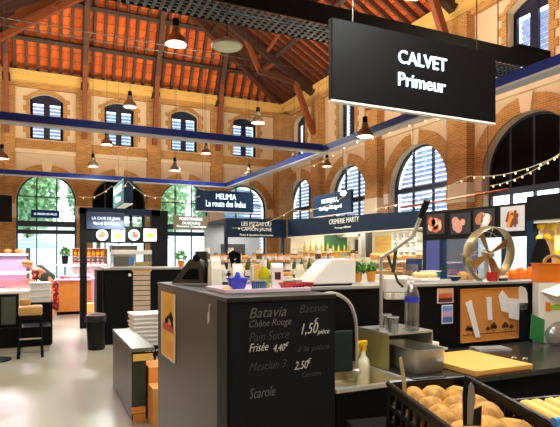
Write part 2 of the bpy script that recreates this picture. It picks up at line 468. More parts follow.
nb = Vector((0, -SB, -1)).normalized(); nr = Vector((-SR, 0, -1)).normalized()
x = XL+.4
while x < XR-.2:
    # height at which the hip cuts this rafter
    top = min(zr(x), RZ)
    y1 = YB-(top-EAVE)/SB
    if top-EAVE > .3:
        bb = B().beam(Vector((x, YB-.02, EAVE))+nb*.06, Vector((x, y1, top))+nb*.06, .13, .2, up=nb); bb.build('rafter', M_timber, c_back)
    x += .5
y = Y0+.4
while y < YB-.2:
    xe = XC if y < YH else XR-(YB-y)*SB/SR
    if xe < XR-.3:
        bb = B().beam(Vector((XR-.02, y, EAVE))+nr*.06, Vector((xe, y, zr(xe)))+nr*.06, .11, .2, up=nr); bb.build('rafter', M_timber, c_right)
    y += .52
y = 17.
while y < YB-.2:
    xe = XC if y < YH else XL+(YB-y)*SB/SR
    nl = Vector((SR, 0, -1)).normalized()
    if xe > XL+.3:
        B().beam(Vector((XL+.02, y, EAVE))+nl*.06, Vector((xe, y, zr(xe)))+nl*.06, .11, .2, up=nl).build('rafter', M_timber_d, c_left)
    y += .52
for k in (.27, .56, .84):     # purlins
    z = EAVE+k*(RZ-EAVE); yb_ = YB-(z-EAVE)/SB; dx = (z-EAVE)/SR
    B().beam(Vector((XL+dx, yb_, z))+nb*.24, Vector((XR-dx, yb_, z))+nb*.24, .2, .22, up=nb).build('purlin', M_timber_d, c_back)
    B().beam(Vector((XR-dx, Y0, z))+nr*.24, Vector((XR-dx, yb_, z))+nr*.24, .2, .22, up=nr).build('purlin', M_timber_d, c_right)
B().beam((XR-.25, YB-.25, EAVE-.1), (XC, YH, RZ-.35), .3, .4).build('hip_beam', M_timber, c_back)
B().beam((XL+.25, YB-.25, EAVE-.1), (XC, YH, RZ-.35), .3, .4).build('hip_beam', M_strut, c_back)
B().beam((XL+.9, YB-.75, EAVE-.55), (XC-.4, YH-.5, RZ-1.2), .2, .26).build('brace', M_strut, c_back)
B().beam((XC, Y0, RZ-.3), (XC, YH, RZ-.3), .3, .4).build('ridge_beam', M_timber_d, c_right)
B().beam((XL, YB-.12, EAVE+.02), (XR, YB-.12, EAVE+.02), .22, .22).build('wall_plate', M_timber_d, c_back)
B().beam((XR-.12, Y0, EAVE+.02), (XR-.12, YB, EAVE+.02), .22, .22).build('wall_plate', M_timber_d, c_right)
for s in EB[1:-1]:      # posts and principal rafters of the back slope
    st = B().beam((s, YB-.3, 7.4), (s, YB-1.0, 10.9), .22, .26, up=(0, 1, 0)); trim(st, M_strut)
    top = min(zr(s), RZ); y1 = YB-(top-EAVE)/SB
    B().beam(Vector((s, YB-.3, EAVE))+nb*.35, Vector((s, y1, top))+nb*.35, .24, .3, up=nb).build('principal_rafter', M_timber, c_back)
    pc = B().cbox((s, YB-.45, 10.0), (.34, .8, .22)); trim(pc, M_timber_d)
for s in ER[1:-1]:
    trim(B().beam((XR-.42, s, 7.9), (XR-1.75, s, 11.0), .22, .26, up=(1, 0, 0)), M_strut)
    B().beam(Vector((XR-.3, s, EAVE))+nr*.4, Vector((XC, s, RZ))+nr*.4, .26, .34, up=nr).build('principal_rafter', M_timber_d, c_right)
    B().beam((XR-.5, s, EAVE-.1), (XR-3.6, s, EAVE+.35), .2, .24).build('hammer_beam', M_timber, c_right)
    B().beam((XR-3.5, s, EAVE+.3), (XR-4.4, s, zr(XR-4.4)-.4), .16, .2).build('brace', M_strut, c_right)
    B().beam((XR-3.4, s, EAVE+.3), (XR-2.4, s, zr(XR-2.4)-.3), .14, .16).build('brace', M_strut, c_right)
    for e in (-1.9, 1.9):
        B().beam((XR-3.2, s+e*.15, zr(XR-3.2)-.55), (XR-3.2, s+e, zr(XR-3.2)-.2), .12, .14).build('purlin_brace', M_strut, c_right)
B().tube([(XL, 24.5, 11.2), (XR, 24.5, 11.2)], .02, 6).build('tie_rod', M_steeld, c_back)
B().tube([(XL, 22.5, 10.7), (XR, 22.5, 10.7)], .02, 6).build('tie_rod', M_steeld, c_back)
kb = B().beam((3.75, 26.2, RZ-1.9), (3.75, 24.9, RZ-.4), .3, .35, up=(0, 1, 0))
kb.beam((3.75, 25.3, RZ-1.1), (2.9, 24.9, RZ-.35), .22, .24, up=(0, 1, 0)).beam((3.75, 25.3, RZ-1.1), (4.6, 24.9, RZ-.35), .22, .24, up=(0, 1, 0))
kb.build('king_post', M_timber_d, c_back)

# ------------------------------------------------------------------ suspended blue beams
def ibeam(name, p0, p1, label, h=.3):
    p0, p1 = Vector(p0), Vector(p1)
    t = thing(name, label, 'beam', p0)
    d = p1-p0
    B().beam((0, 0, h*.2), d+Vector((0, 0, h*.2)), .2, h*.78).build('web', M_blue, t)
    bb = B().beam((0, 0, -h*.25), d+Vector((0, 0, -h*.25)), .26, h*.16); bb.beam((0, 0, h*.62), d+Vector((0, 0, h*.62)), .1, .02)
    bb.build('flange', M_beamw, t)
    return t
BH = 4.6
XB, YC1, YC2 = 7.45, 12.95, 21.5
ibeam('suspended_beam', (XL, YC1, BH), (XB-.16, YC1, BH), 'blue steel beam hung across the hall in front of the upper windows', .24)
ibeam('suspended_beam', (XL, YC2, BH), (XB-.16, YC2, BH), 'thin blue steel beam crossing in front of the back arches', .22)
ibeam('suspended_beam', (XB, Y0, BH), (XB, YC2+.16, BH), 'long blue steel beam running beside the brick arcade to the far corner', .24)
# cable tray
p0 = Vector((XL, 8.2, 5.62)); t = thing('cable_tray', 'black perforated cable tray hung under the tiled roof', 'cable tray', p0)
L = 15.3
B().box(0, -.36, 0, L, -.33, .34).box(0, .33, 0, L, .36, .3).build('side_rail', M_blackm, t)
gb = B()
i = 0.
while i < L:
    gb.box(i, -.33, 0, i+.05, .33, .02); i += .13
for yy in (-.22, -.11, 0, .11, .22): gb.box(0, yy-.018, .0, L, yy+.018, .022)
gb.build('mesh_floor', M_plblack, t)
B().tube([(1, -.1, .05), (5, .1, .05), (9, -.05, .05), (14.8, .05, .05)], .035).build('cable', mat('cable_blue', (70, 110, 160), .4), t)
e = B().box(L-.9, -.2, .36, L+.1, .2, .56); e.build('junction_box', M_blackm, t)
B().box(L-.5, -.3, -.05, L, .3, -.005).build('lamp', lamp_mat('bluelamp', (170, 200, 255), 1.2), t)
for xx in (2, 6, 10, 14): B().tube([(xx, 0, .02), (xx, 0, 7 if xx not in (14, 2) else 5)], .012, 6).build('hanger', M_steeld, t)

# ------------------------------------------------------------------ pendants
def pendant():
    t = thing('pendant_lamp', 'x', 'lamp', (0, 0, 0), 0, 'bell pendant lamps of the hall')
    B().lathe([(.045, .27), (.07, .26), (.085, .17), (.08, .16), (.1, .12), (.17, .06), (.2, -.06), (.19, -.06), (.16, .05), (.09, .11)], n=24, cap=False).build('shade', M_shade, t, True)
    B().lathe([(.05, .27), (.06, .28), (.06, .4), (.03, .42), (.01, .43)], n=16).build('housing', M_blackm, t, True)
    B().lathe([(.0, -.03), (.17, -.03), (.17, -.02), (.0, -.02)], n=20).build('diffuser', M_lampd, t)
    B().tube([(0, 0, .42), (0, 0, 5.0)], .006, 5).build('cord', M_blackm, t)
    return t
P0 = pendant()
pend = [(130, 105, 15.5, 'bell pendant lamp hanging before the second upper shuttered window'),
        (176, 41, 9.6, 'large bell pendant lamp nearest the perforated tray'),
        (258, 121, 15.5, 'bell pendant lamp hanging in front of the corner timber struts'),
        (365, 134, 12.3, 'bell pendant lamp under the long sign beside the shuttered upper window'),
        (93, 165, 19.0, 'small pendant lamp above the blue window beam between two arches'),
        (175, 169, 19.0, 'small pendant lamp above the green tree arch'),
        (249, 174, 21.0, 'small pendant lamp above the louvred arch behind the lit hanging sign'),
        (206, 152, 20.5, 'small pendant lamp just under the upper blue beam'),
        (294, 160, 18.5, 'small pendant lamp near the end of the upper blue beam'),
        (2, 157, 17.0, 'small pendant lamp cut by the picture edge'),
        (107, 143, 18.0, 'small pendant lamp above the black arch'),
        ]
LAMPS = []
for i, (px, py, Z, lb) in enumerate(pend):
    p = at(px, py, Z)
    o = P0 if i == 0 else dup(P0, p)
    o.location = p; o['label'] = lb; LAMPS.append(p)
    c = [k for k in o.children if k.name.startswith('cord')][0]
    zt = min(zr(p.x), zb(p.y) if p.y > YH else 99)
    c.scale = (1, 1, 1)
    me = c.data.copy(); c.data = me
    for v in me.vertices:
        if v.co.z > 1: v.co.z = zt-p.z-.1
# flat round dish lamp
p = at(227, 47, 8.9)
t = thing('dish_lamp', 'flat round grey dish lamp under the black cable tray', 'lamp', p)
B().lathe([(.0, .03), (.26, .0), (.27, .02), (.22, .07), (.05, .1), (.05, .16), (.0, .16)], n=32).build('dish', M_greyl, t, True)
B().lathe([(0, -.004), (.235, -.003), (.235, .004), (0, .004)], n=32).build('diffuser', mat('dish_diff', (196, 196, 170), .5), t)
B().lathe([(0, -.03), (.025, -.02), (.025, 0), (0, 0)], n=12).build('finial', M_white, t)
B().tube([(0, 0, .16), (0, 0, 5.62-p.z)], .01, 6).build('stem', M_blackm, t)

# ------------------------------------------------------------------ signs
def sign(name, label, p0, size, face_m=M_black, rz=0, lip=True, wires=True, top=5.5):
    w, d, h = size
    t = thing(name, label, 'sign', p0, rz)
    B().box(0, 0, 0, w, d, h, .01).build('panel', face_m, t)
    if lip: B().box(.0, .005, -.022, w, d-.005, -.002).build('edge_strip', M_white, t)
    if wires:
        for q in (.12, .88):
            B().tube([(w*q, d/2, h), (w*q, d/2, top-p0[2])], .006, 5).build('hanging_wire', M_steeld, t)
    return t
YS = 4.336
a = ony(329, 98, YS); z1 = ony(329, 16, YS).z; b_ = ony(496, 120, YS)
s1 = sign('hanging_sign', 'large black hanging sign reading CALVET Primeur', (a.x+.03, YS, a.z), (b_.x-a.x-.03, .07, z1-a.z), M_black, top=5.6)
texty('CALVET', 398, 54.5, 446, 67.5, YS, M_sign, s1, bold=.004, ext=.012)
texty('Primeur', 398, 76.5, 445, 89.5, YS, M_sign, s1, bold=.004, ext=.012)
pa = ony(196.5, 210.5, 17.6); pb_ = ony(253.5, 212, 17.6); zt = ony(196.5, 189.5, 17.6).z
s2 = sign('hanging_sign', 'dark blue lit hanging sign reading MELIMIA La route des Indes', (pa.x, 17.6, pa.z), (pb_.x-pa.x, .2, zt-pa.z), M_signblue, top=11)
texty('MELIMIA', 216, 194, 236, 199.5, 17.6, M_sign, s2, bold=0, ext=.012)
texty('La route des Indes', 206, 201, 245.5, 207, 17.6, M_sign, s2, bold=.004, ext=.012)
XS = 9.0
pa = onx(313, 217.3, XS); pb_ = onx(351, 213, XS)
s3 = sign('hanging_sign', 'navy lit hanging sign reading MOREAU beneath a bright spot lamp', (XS, pa.y, pa.z), (pa.y-pb_.y, .1, .74), M_signblue, rz=-PI/2, top=11)
text('MOREAU', ((pa.y-pb_.y)*.46, -.006, .50), 1.0, .15, M_sign, s3, NY, bold=0, ext=.012)
text('Georgy-Périgord', ((pa.y-pb_.y)*.48, -.006, .24), 1.5, .17, M_sign, s3, NY, bold=.004, ext=.012)
sp = at(343, 192, 16.5)
t = thing('spot_lamp', 'bright round spot lamp above the navy hanging sign', 'lamp', sp)
B().lathe([(.0, -.08), (.1, -.08), (.12, -.06), (.07, .08), (0, .1)], n=16, M=Matrix.Rotation(-1.0, 4, Vector((CA, -SA, 0)))).build('housing', M_blackm, t, True)
B().lathe([(.0, -.11), (.075, -.1), (.09, -.085), (0, -.085)], n=16, M=Matrix.Rotation(-1.0, 4, Vector((CA, -SA, 0)))).build('lens', lamp_mat('spot_lens', (255, 250, 240), 14), t)
B().tube([(0, 0, .05), (0, 0, 9.5-sp.z)], .008, 5).build('stem', M_blackm, t)
# sign edge-on
pa = onx(113.5, 209, 2.41); pe = onx(124, 203, 2.41)
s4 = sign('hanging_sign', 'teal hanging sign turned edge-on above the wine stall', (2.41, pa.y, pe.z), (pa.y-pe.y, .28, .82), M_navy, rz=-PI/2, top=11)
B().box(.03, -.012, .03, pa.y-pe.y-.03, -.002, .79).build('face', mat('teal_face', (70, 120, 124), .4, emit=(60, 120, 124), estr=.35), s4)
text('LA CAVE', (1.3, -.02, .55), 1.9, .22, M_sign, s4, NY, bold=.01, ext=.006)
text('Vins', (1.3, -.02, .25), 1.2, .2, M_sign, s4, NY, bold=.01, ext=.006)

# ------------------------------------------------------------------ wine stall (four dish pictures)
YW = 12.0
L0 = ony(80, 250, YW).x; L1 = ony(160, 250, YW).x
t = thing('wine_stall_frame', 'black stall frame carrying four round dish pictures', 'stall frame', (L0, YW, 0))
W = L1-L0
for xa, xw in ((0, .14), (W-.2, .38)): B().box(xa, 0, 0, xa+xw, .14, 2.62).build('post', M_black, t)
B().box(0, .02, 1.87, W, .12, 2.24).build('header', M_black, t)
B().box(0, 0, 2.5, W, .5, 2.64).build('canopy', M_navy, t)
ub = B()
for q in (.46, .62, .78, .93): ub.box(W*q-.02, .03, 2.24, W*q+.02, .09, 2.5)
ub.build('glazing_bar', M_black, t)
B().box(W*.45, .05, 2.24, W-.14, .06, 2.5).build('glazing', M_pane, t)
pa = ony(86, 229, YW); pb_ = ony(124, 229, YW); zt = ony(105, 212.5, YW).z
t = sign('stall_sign', 'slate sign reading LA CAVE DE JEAN Vins et Spiritueux', (pa.x, YW-.06, pa.z), (pb_.x-pa.x, .05, zt-pa.z), mat('slate_sign', (44, 62, 92), .4), lip=False, wires=False)
texty('LA CAVE DE JEAN', 92, 217, 120, 220.5, YW-.06, M_sign, t, bold=.004)
texty('Vins & Spiritueux', 93, 222, 119, 225.5, YW-.06, M_sign, t, bold=.004)
def dish_picture(cx, cy, R_, plate, food, square, label, plane, rr):
    p = ony(cx, cy, plane)
    t = thing('dish_picture', label, 'picture', (p.x, plane-.012, p.z), 0)
    if square: B().box(-R_*1.15, -.012, -R_*1.15, R_*1.15, 0, R_*1.15).build('card', M_white, t)
    else: B().lathe([(0, 0), (R_, 0), (R_, .012), (0, .012)], n=24, M=Matrix.Rotation(PI/2, 4, 'X')).build('plate_print', plate, t)
    fb_ = B()
    for k in range(9):
        a = rr.uniform(0, 6.28); d = rr.uniform(0, R_*.5); q = R_*rr.uniform(.2, .36)
        fb_.lathe([(0, 0), (q, 0), (q, .006), (0, .006)], (d*math.cos(a), -.014-.001*k, d*math.sin(a)), 10, M=Matrix.Rotation(PI/2, 4, 'X'))
    fb_.build('food_print', food, t)
rr = random.Random(3)
dish_picture(102, 235, .125, M_white, mat('f1', (150, 90, 50), .6, var=.6, scale=30), False, 'picture of a white plate of brown food, beside the stall post', YW, rr)
dish_picture(118, 235, .125, M_white, mat('f2', (226, 110, 40), .6, var=.5, scale=30), True, 'white square picture of an orange dish', YW, rr)
dish_picture(134, 235, .125, M_white, mat('f3', (146, 64, 50), .6, var=.5, scale=30), False, 'picture of a round bowl of dark red food', YW, rr)
dish_picture(150, 235, .125, M_white, mat('f4', (236, 180, 40), .6, var=.4, scale=30), True, 'white square picture of a yellow dish', YW, rr)

# bar counter
yb0 = 9.65
t = thing('bar_counter', 'tall black bar counter with a pale slatted panel', 'counter', (1.05, yb0, 0))
B().box(0, 0, 0, 1.7, .7, 1.33, .005).build('body', M_black, t)
B().box(-.03, -.05, 1.33, 1.75, .75, 1.37, .005).build('top', M_greyl, t)
sl = B(); x0 = ony(133, 290, yb0).x-1.05; x1 = ony(150, 290, yb0).x-1.05
for k in range(9): sl.box(x0, -.03, .5+k*.092, x1, -.005, .5+k*.092+.078)
sl.build('slatted_panel', mat('slat_beige', (196, 172, 146), .6, var=.12), t)
B().box(x0-.02, -.035, 1.3, x1+.02, -.004, 1.33).build('shelf_lip', M_wood, t)
B().lathe([(0, 0), (.028, 0), (.028, .012), (0, .012)], (.42, -.001, 1.24), 12, M=Matrix.Rotation(PI/2, 4, 'X')).build('socket', M_white, t)
B().box(-.14, .05, .55, -.04, .5, 1.33).build('side_box', M_black, t)
gx0 = ony(114, 260, yb0+.1).x; gx1 = ony(152, 260, yb0+.1).x
t = thing('glass_display', 'white topped glass display case standing on the bar counter', 'display case', (gx0, yb0+.1, 1.372))
w = gx1-gx0
B().box(0, 0, .24, w, .42, .32, .008).build('lid', M_white, t)
B().box(0, .0, .01, w, .012, .24).box(0, 0, .01, .01, .42, .24).box(w-.01, 0, .01, w, .42, .24).build('glass_side', M_clear, t)
B().box(0, 0, 0, w, .42, .014).build('base', M_white, t)
B().box(.03, .2, .014, w*.42, .38, .2).build('steel_insert', M_greyl, t)
B().box(w*.4, -.006, .05, w*.52, -.001, .19).build('price_card', mat('blue_card', (60, 120, 200), .5), t)
B().box(w*.58, .1, .02, w*.95, .36, .1, .02).build('food_tray', M_cheese, t)
t = thing('coffee_machine', 'grey coffee machine behind the white topped display', 'machine', (gx0+.0, yb0+1.0, 0))
B().box(.1, .05, 0, .55, .5, 1.66, .01).build('body', M_greyl, t); B().box(.08, .02, 1.66, .57, .52, 1.8, .015).build('hood', M_steeld, t)
B().box(.15, .0, 1.5, .3, .05, 1.56).build('spout', M_black, t)

def leafy(parent, c, r, n, m=M_leaf, s=.05, seed=1, name='foliage', sq=1.0):
    rr = random.Random(seed); bb = B()
    for k in range(n):
        a, e = rr.uniform(0, 6.28), math.acos(rr.uniform(-.6, 1)); d = r*rr.uniform(.4, 1)
        p = Vector(c)+Vector((d*math.sin(e)*math.cos(a), d*math.sin(e)*math.sin(a), d*math.cos(e)*sq))
        Mr = Matrix.Rotation(rr.uniform(0, 6.28), 4, 'Z') @ Matrix.Rotation(rr.uniform(-1.2, 1.2), 4, 'X')
        q = [Vector(v)*s for v in ((-.4, 0, 0), (-.2, .6, .08), (0, 1, 0), (.2, .6, .08), (.4, 0, 0), (0, -.5, .05))]
        bb.bm.faces.new([bb.bm.verts.new(p+Mr @ v) for v in q])
    return bb.build(name, m, parent)
def plant(label, p, pr, ph, lr, potm, seed, s=.05, sq=1.0, name='potted_plant'):
    t = thing(name, label, 'plant', p)
    B().lathe([(pr*.72, 0), (pr, ph), (pr*1.05, ph), (pr*.95, ph*.98), (pr*.9, ph*.9), (0, ph*.88)], n=16).build('pot', potm, t, True)
    B().tube([(0, 0, ph*.8), (0, .002, ph+lr*.5)], pr*.1, 5).build('stem', M_leaf, t)
    leafy(t, (0, 0, ph+lr*.55), lr, 110, s=s, seed=seed, sq=sq)
    return t
plant('green leafy plant in an orange pot at the end of the bar', (2.45, yb0+.15, 1.372), .07, .12, .13, M_orange, 2)

# black bin, wood crate
t = thing('waste_bin', 'black waste bin with bag standing beside the bar counter', 'bin', (.865, 9.3, 0))
B().lathe([(.13, 0), (.14, .02), (.165, .5), (.165, .52), (0, .52)], n=20).build('body', M_plblack, t, True)
B().lathe([(.185, .47), (.18, .55), (.17, .58), (.165, .58), (.16, .52)], n=20, cap=False).build('bag_rim', mat('bin_bag', (30, 30, 32), .25), t, True)
B().lathe([(.17, .575), (.14, .6), (.05, .62), (0, .62)], n=20).build('lid', mat('bin_lid', (120, 110, 104), .4), t, True)
t = thing('wooden_crate', 'small pale wooden crate standing on the floor behind the bin', 'crate', (.87, 12.5, 0))
B().box(0, 0, 0, .24, .24, .5, .004).build('box', M_wood, t)
B().box(-.012, -.012, .44, .252, .252, .49).build('rim', M_wood, t)
B().box(.05, -.02, .2, .19, -.001, .3).build('handle', M_woodo, t)

# ------------------------------------------------------------------ butcher case + product shelf + meat counters
y0 = 15.0; xa = ony(57, 300, y0).x; xb = ony(91, 300, y0).x; xc = ony(111, 300, y0).x
t = thing('butcher_counter', 'pink lit butcher counter with a wooden front and glass top', 'counter', (xa, y0, 0))
B().box(0, .03, 0, xb-xa, .9, .08).build('plinth', M_blackm, t)
wb = B().box(0, 0, .08, xb-xa, .9, .9, .004)
wb.build('front_panel', M_woodo, t)
B().box(xb-xa, -.1, 0, xc-xa, .9, .95, .004).build('end_panel', M_pink, t)
B().box(-.02, -.04, .9, xb-xa, .9, .94).build('top', M_pink, t)
B().box(0, .05, .94, xc-xa, .06, 1.32).build('glass_front', M_clear, t)
B().box(0, .05, 1.32, xc-xa, .6, 1.35).build('canopy', M_white, t)
B().box(.05, .1, 1.30, xc-xa-.1, .2, 1.318).build('tube_lamp', lamp_mat('pink_tube', (255, 190, 230), 5), t)
rr = random.Random(11)
mm = [mat('meat_a', (206, 90, 90), .5, var=.25), mat('meat_b', (226, 170, 170), .5, var=.2), mat('meat_c', (238, 222, 224), .5, var=.1)]
MT = []
for k in range(3):
    o = B().ball((0, 0, .05), .09, .07, .05, 10, jit=.06, rnd=rr).build('meat_cut', mm[k], None, True)
    MT.append(tag(o, 'x', 'meat', 'meat cuts in the pink lit butcher case'))
lbm = ['dark red meat cut in the pink lit butcher case', 'pale pink meat cut in the pink lit butcher case', 'white fat topped meat cut in the pink lit butcher case']
for k in range(10):
    p = (xa+.14+(k % 5)*.165, y0+.24+(k//5)*.27, .95)
    q = k % 3
    o = MT[q] if k < 3 else MT[q].copy()
    if k >= 3: C.objects.link(o)
    o.location = p; o['label'] = lbm[q]; o.rotation_euler = (0, 0, rr.uniform(0, 3))
# product shelf
ysf = 15.95; x0 = ony(72, 255, ysf).x; x1 = ony(108, 255, ysf).x
t = thing('product_shelf', 'two tier shelf of jars standing behind the butcher counter', 'shelf', (x0, ysf, 0))
for z in (1.28, 1.56, 1.80): B().box(0, 0, z-.02, x1-x0, .3, z).build('shelf_board', M_cream, t)
B().box(0, .28, 0, x1-x0, .3, 1.8).build('back_panel', M_cream, t)
for xx in (0, x1-x0-.02): B().box(xx, 0, 0, xx+.02, .3, 1.8).build('side_panel', M_cream, t)
def jar(name, label, cat, group, r, h, bm_, lm, lab=None):
    t = thing(name, label, cat, (0, 0, 0), 0, group)
    B().lathe([(r*.95, 0), (r, .01), (r, h*.74), (r*.8, h*.82), (0, h*.82)], n=14).build('body', bm_, t, True)
    B().lathe([(r*.84, h*.82), (r*.84, h), (0, h)], n=14).build('lid', lm, t, True)
    if lab: B().lathe([(r*1.02, h*.2), (r*1.02, h*.6)], n=14, cap=False).build('paper_label', lab, t, True)
    return t
J1 = jar('preserve_jar', 'amber preserve jar with yellow label on the two tier shelf', 'jar', 'amber jars on the two tier shelf', .055, .2, M_terra, M_red, M_yellow)
J2 = jar('sauce_jar', 'brown sauce jar with pale label on the two tier shelf', 'jar', 'brown jars on the two tier shelf', .05, .19, mat('sauce', (120, 50, 30), .3), M_cream, M_cream)
n = int((x1-x0-.1)/.125)
for k in range(n):
    p1 = (x0+.09+k*.125, ysf+.12, 1.561); p2 = (x0+.09+k*.125, ysf+.12, 1.281)
    if k == 0: J1.location = p1; J2.location = p2
    else: dup(J1, p1); dup(J2, p2)
plant('bushy green plant in a black pot beside the jar shelf', ony(65, 264, 16.4)+Vector((0, 0, -.02)), .1, .26, .17, M_plblack, 5, .07)
p = ony(65, 264, 16.4)
t = thing('plant_stand', 'thin black stand under the black potted plant', 'stand', (p.x, p.y, 0))
B().lathe([(.02, .02), (.02, p.z-.05)], n=8).build('post', M_black, t); B().lathe([(0, p.z-.05), (.14, p.z-.05), (.14, p.z-.021), (0, p.z-.021)], n=16).build('plate', M_black, t)
B().lathe([(0, 0), (.14, 0), (.14, .02), (0, .02)], n=16).build('foot', M_black, t)

# left display counters
t = thing('display_counter', 'cream display counter with a slanted glass hood behind the bar stool', 'counter', (-1.9, 11.4, 0))
B().box(0, 0, .05, 1.75, .9, .86, .005).build('body', M_cream, t); B().box(.02, .04, 0, 1.73, .86, .05).build('plinth', M_blackm, t)
B().box(-.02, -.06, .86, 1.8, .95, .9).build('top', M_white, t)
B().prism([(0, .1, .93), (0, .12, .93), (0, .55, 1.25), (0, .53, 1.25)], (1.7, 0, 0)).build('glass_hood', M_clear, t)
B().box(0, .5, 1.23, 1.72, .8, 1.26).build('hood_shelf', M_white, t)
for xx in (.01, 1.69): B().box(xx, .52, .9, xx+.02, .56, 1.23).build('hood_post', M_steel, t)
B().box(.05, .56, 1.2, 1.65, .64, 1.226).build('tube_lamp', MATS['pink_tube'], t)
T3 = []
for k in range(2):
    tt = thing('food_tray', 'x', 'tray', (0, 0, 0), 0, 'food trays under the slanted glass hood')
    B().box(0, 0, 0, .36, .3, .02).box(0, 0, 0, .36, .012, .045).box(0, .288, 0, .36, .3, .045).build('dish', M_white, tt)
    fb_ = B()
    for j in range(10): fb_.ball((rr.uniform(.05, .31), rr.uniform(.05, .25), .045), .045, .04, .03, 8)
    fo = fb_.build('filling', [mat('purple_food', (150, 120, 190), .5, var=.2), mat('pale_food', (232, 190, 186), .5, var=.2)][k], tt, True); fo['kind'] = 'stuff'
    T3.append(tt)
for k in range(4):
    o = T3[k % 2] if k < 2 else dup(T3[k % 2], (0, 0, 0))
    o.location = (-1.8+k*.41, 11.6, .901)
    o['label'] = ['white tray of purple food under the slanted glass hood', 'white tray of pale food under the slanted glass hood'][k % 2]
t = thing('cold_cabinet', 'tall pale lilac refrigerated cabinet by the tree window', 'cabinet', (-1.85, 15.2, 0))
B().box(0, 0, 0, 1.55, .8, .95, .006).build('body', M_pink, t); B().box(.05, .1, .95, 1.5, .75, 1.58).build('glass_case', M_purple, t)
B().box(0, 0, 1.58, 1.55, .8, 1.64, .006).build('top', M_white, t)
for k in range(5):
    o = B().ball((0, 0, .06), .1, .09, .065, 10, jit=.05, rnd=rr).build('bread_loaf', M_bread, None, True)
    tag(o, 'round loaf on top of the lilac refrigerated cabinet', 'bread', 'loaves on the lilac cabinet'); o.location = (-1.6+k*.27, 15.6, 1.645)

# stool, table, plinth, etc.
st = onz(30.5, 357.5, 0)
t = thing('bar_stool', 'black bar stool with a tan padded seat', 'stool', (st.x, st.y+.1, 0), 0)
B().box(-.17, -.17, .66, .17, .17, .8, .025).build('seat', mat('tan_leather', (186, 148, 84), .45), t, True)
B().box(-.16, .1, .8, .0, .17, .9, .02).build('backrest', MATS['tan_leather'], t, True)
for sx in (-1, 1):
    for sy in (-1, 1): B().beam((sx*.17, sy*.16, 0), (sx*.14, sy*.13, .66), .03, .03).build('leg', M_black, t)
B().box(-.16, -.165, .29, .16, -.145, .31).build('footrest', M_steel, t)
B().box(-.15, -.15, .6, .15, .15, .66).build('seat_frame', M_black, t)
tb_ = onz(4, 361, 0)
t = thing('pedestal_table', 'black pedestal table with a round foot beside the stool', 'table', (tb_.x-.16, tb_.y+.1, 0))
B().lathe([(0, 0), (.26, 0), (.26, .015), (.05, .04), (0, .04)], n=28).build('foot', M_black, t, True)
B().lathe([(.035, .03), (.035, 1.03)], n=12).build('column', M_black, t)
B().lathe([(0, 1.03), (.3, 1.03), (.3, 1.06), (0, 1.06)], n=28).build('table_top', M_cream, t)
t = thing('display_plinth', 'low black display plinth with a steel kick strip behind the stool', 'plinth', (-1.2, 9.4, 0))
B().box(0, 0, .1, 1.36, .6, .42, .005).build('body', M_black, t); B().box(.02, .03, 0, 1.34, .57, .1).build('kick_strip', M_steel, t)
t = thing('framed_panel', 'black framed glass panel standing on the low plinth', 'panel', (-.62, 9.55, .421))
B().box(0, 0, 0, .3, .05, .04).box(0, 0, .5, .3, .05, .54).box(0, 0, .04, .04, .05, .5).box(.26, 0, .04, .3, .05, .5).build('frame', M_black, t)
B().box(.04, .015, .04, .26, .03, .5).build('glass', mat('dull_glass', (74, 84, 74), .15), t)
t = thing('side_stand', 'black side stand carrying white foam boxes', 'stand', (-.3, 10.15, 0))
B().box(0, 0, 0, .5, .45, .72, .004).build('body', M_black, t); B().box(-.01, -.01, .72, .51, .46, .75).build('top', M_black, t)
FBX = B().box(-.17, -.14, 0, .17, .14, .085, .008); fo = thing('foam_box', 'lowest white foam box stacked on the side stand', 'box', (0, 0, 0), 0, 'foam boxes on the side stand')
FBX.build('tray', M_white, fo); B().box(-.18, -.15, .086, .18, .15, .118, .006).build('lid', M_white, fo)
lbs = ['lowest white foam box stacked on the side stand', 'middle white foam box stacked on the side stand', 'topmost white foam box stacked on the side stand']
for k in range(3):
    o = fo if k == 0 else dup(fo, (0, 0, 0), label=lbs[k])
    o.location = (0.0, 10.36, .751+k*.12)

# ------------------------------------------------------------------ people
def skin(name, chain, m, parent, sub=2):
    """chain: list of (co, radius, parent index); one continuous skinned body"""
    bm = bmesh.new(); lay = bm.verts.layers.skin.verify(); vs = []
    for co, r, pi in chain:
        v = bm.verts.new(co); v[lay].radius = (r, r) if not hasattr(r, '__len__') else r; vs.append(v)
        if pi is not None: bm.edges.new((vs[pi], v))
    vs[0][lay].use_root = True
    me = bpy.data.meshes.new(name); bm.to_mesh(me); bm.free()
    o = bpy.data.objects.new(name, me); C.objects.link(o); o.parent = parent
    s = o.modifiers.new('s', 'SKIN'); s.use_smooth_shade = True
    u = o.modifiers.new('u', 'SUBSURF'); u.levels = sub; u.render_levels = sub
    me.materials.append(m)
    return o
def limbchain(pts, radii):
    return [(p, r, None if i == 0 else i-1) for i, (p, r) in enumerate(zip(pts, radii))]
# woman bending over a counter to the left
ft = onz(54, 318, 0)
t = thing('person', 'person in a red floral dress and grey vest bending over the counter', 'person', (ft.x-.06, ft.y, 0), 0)
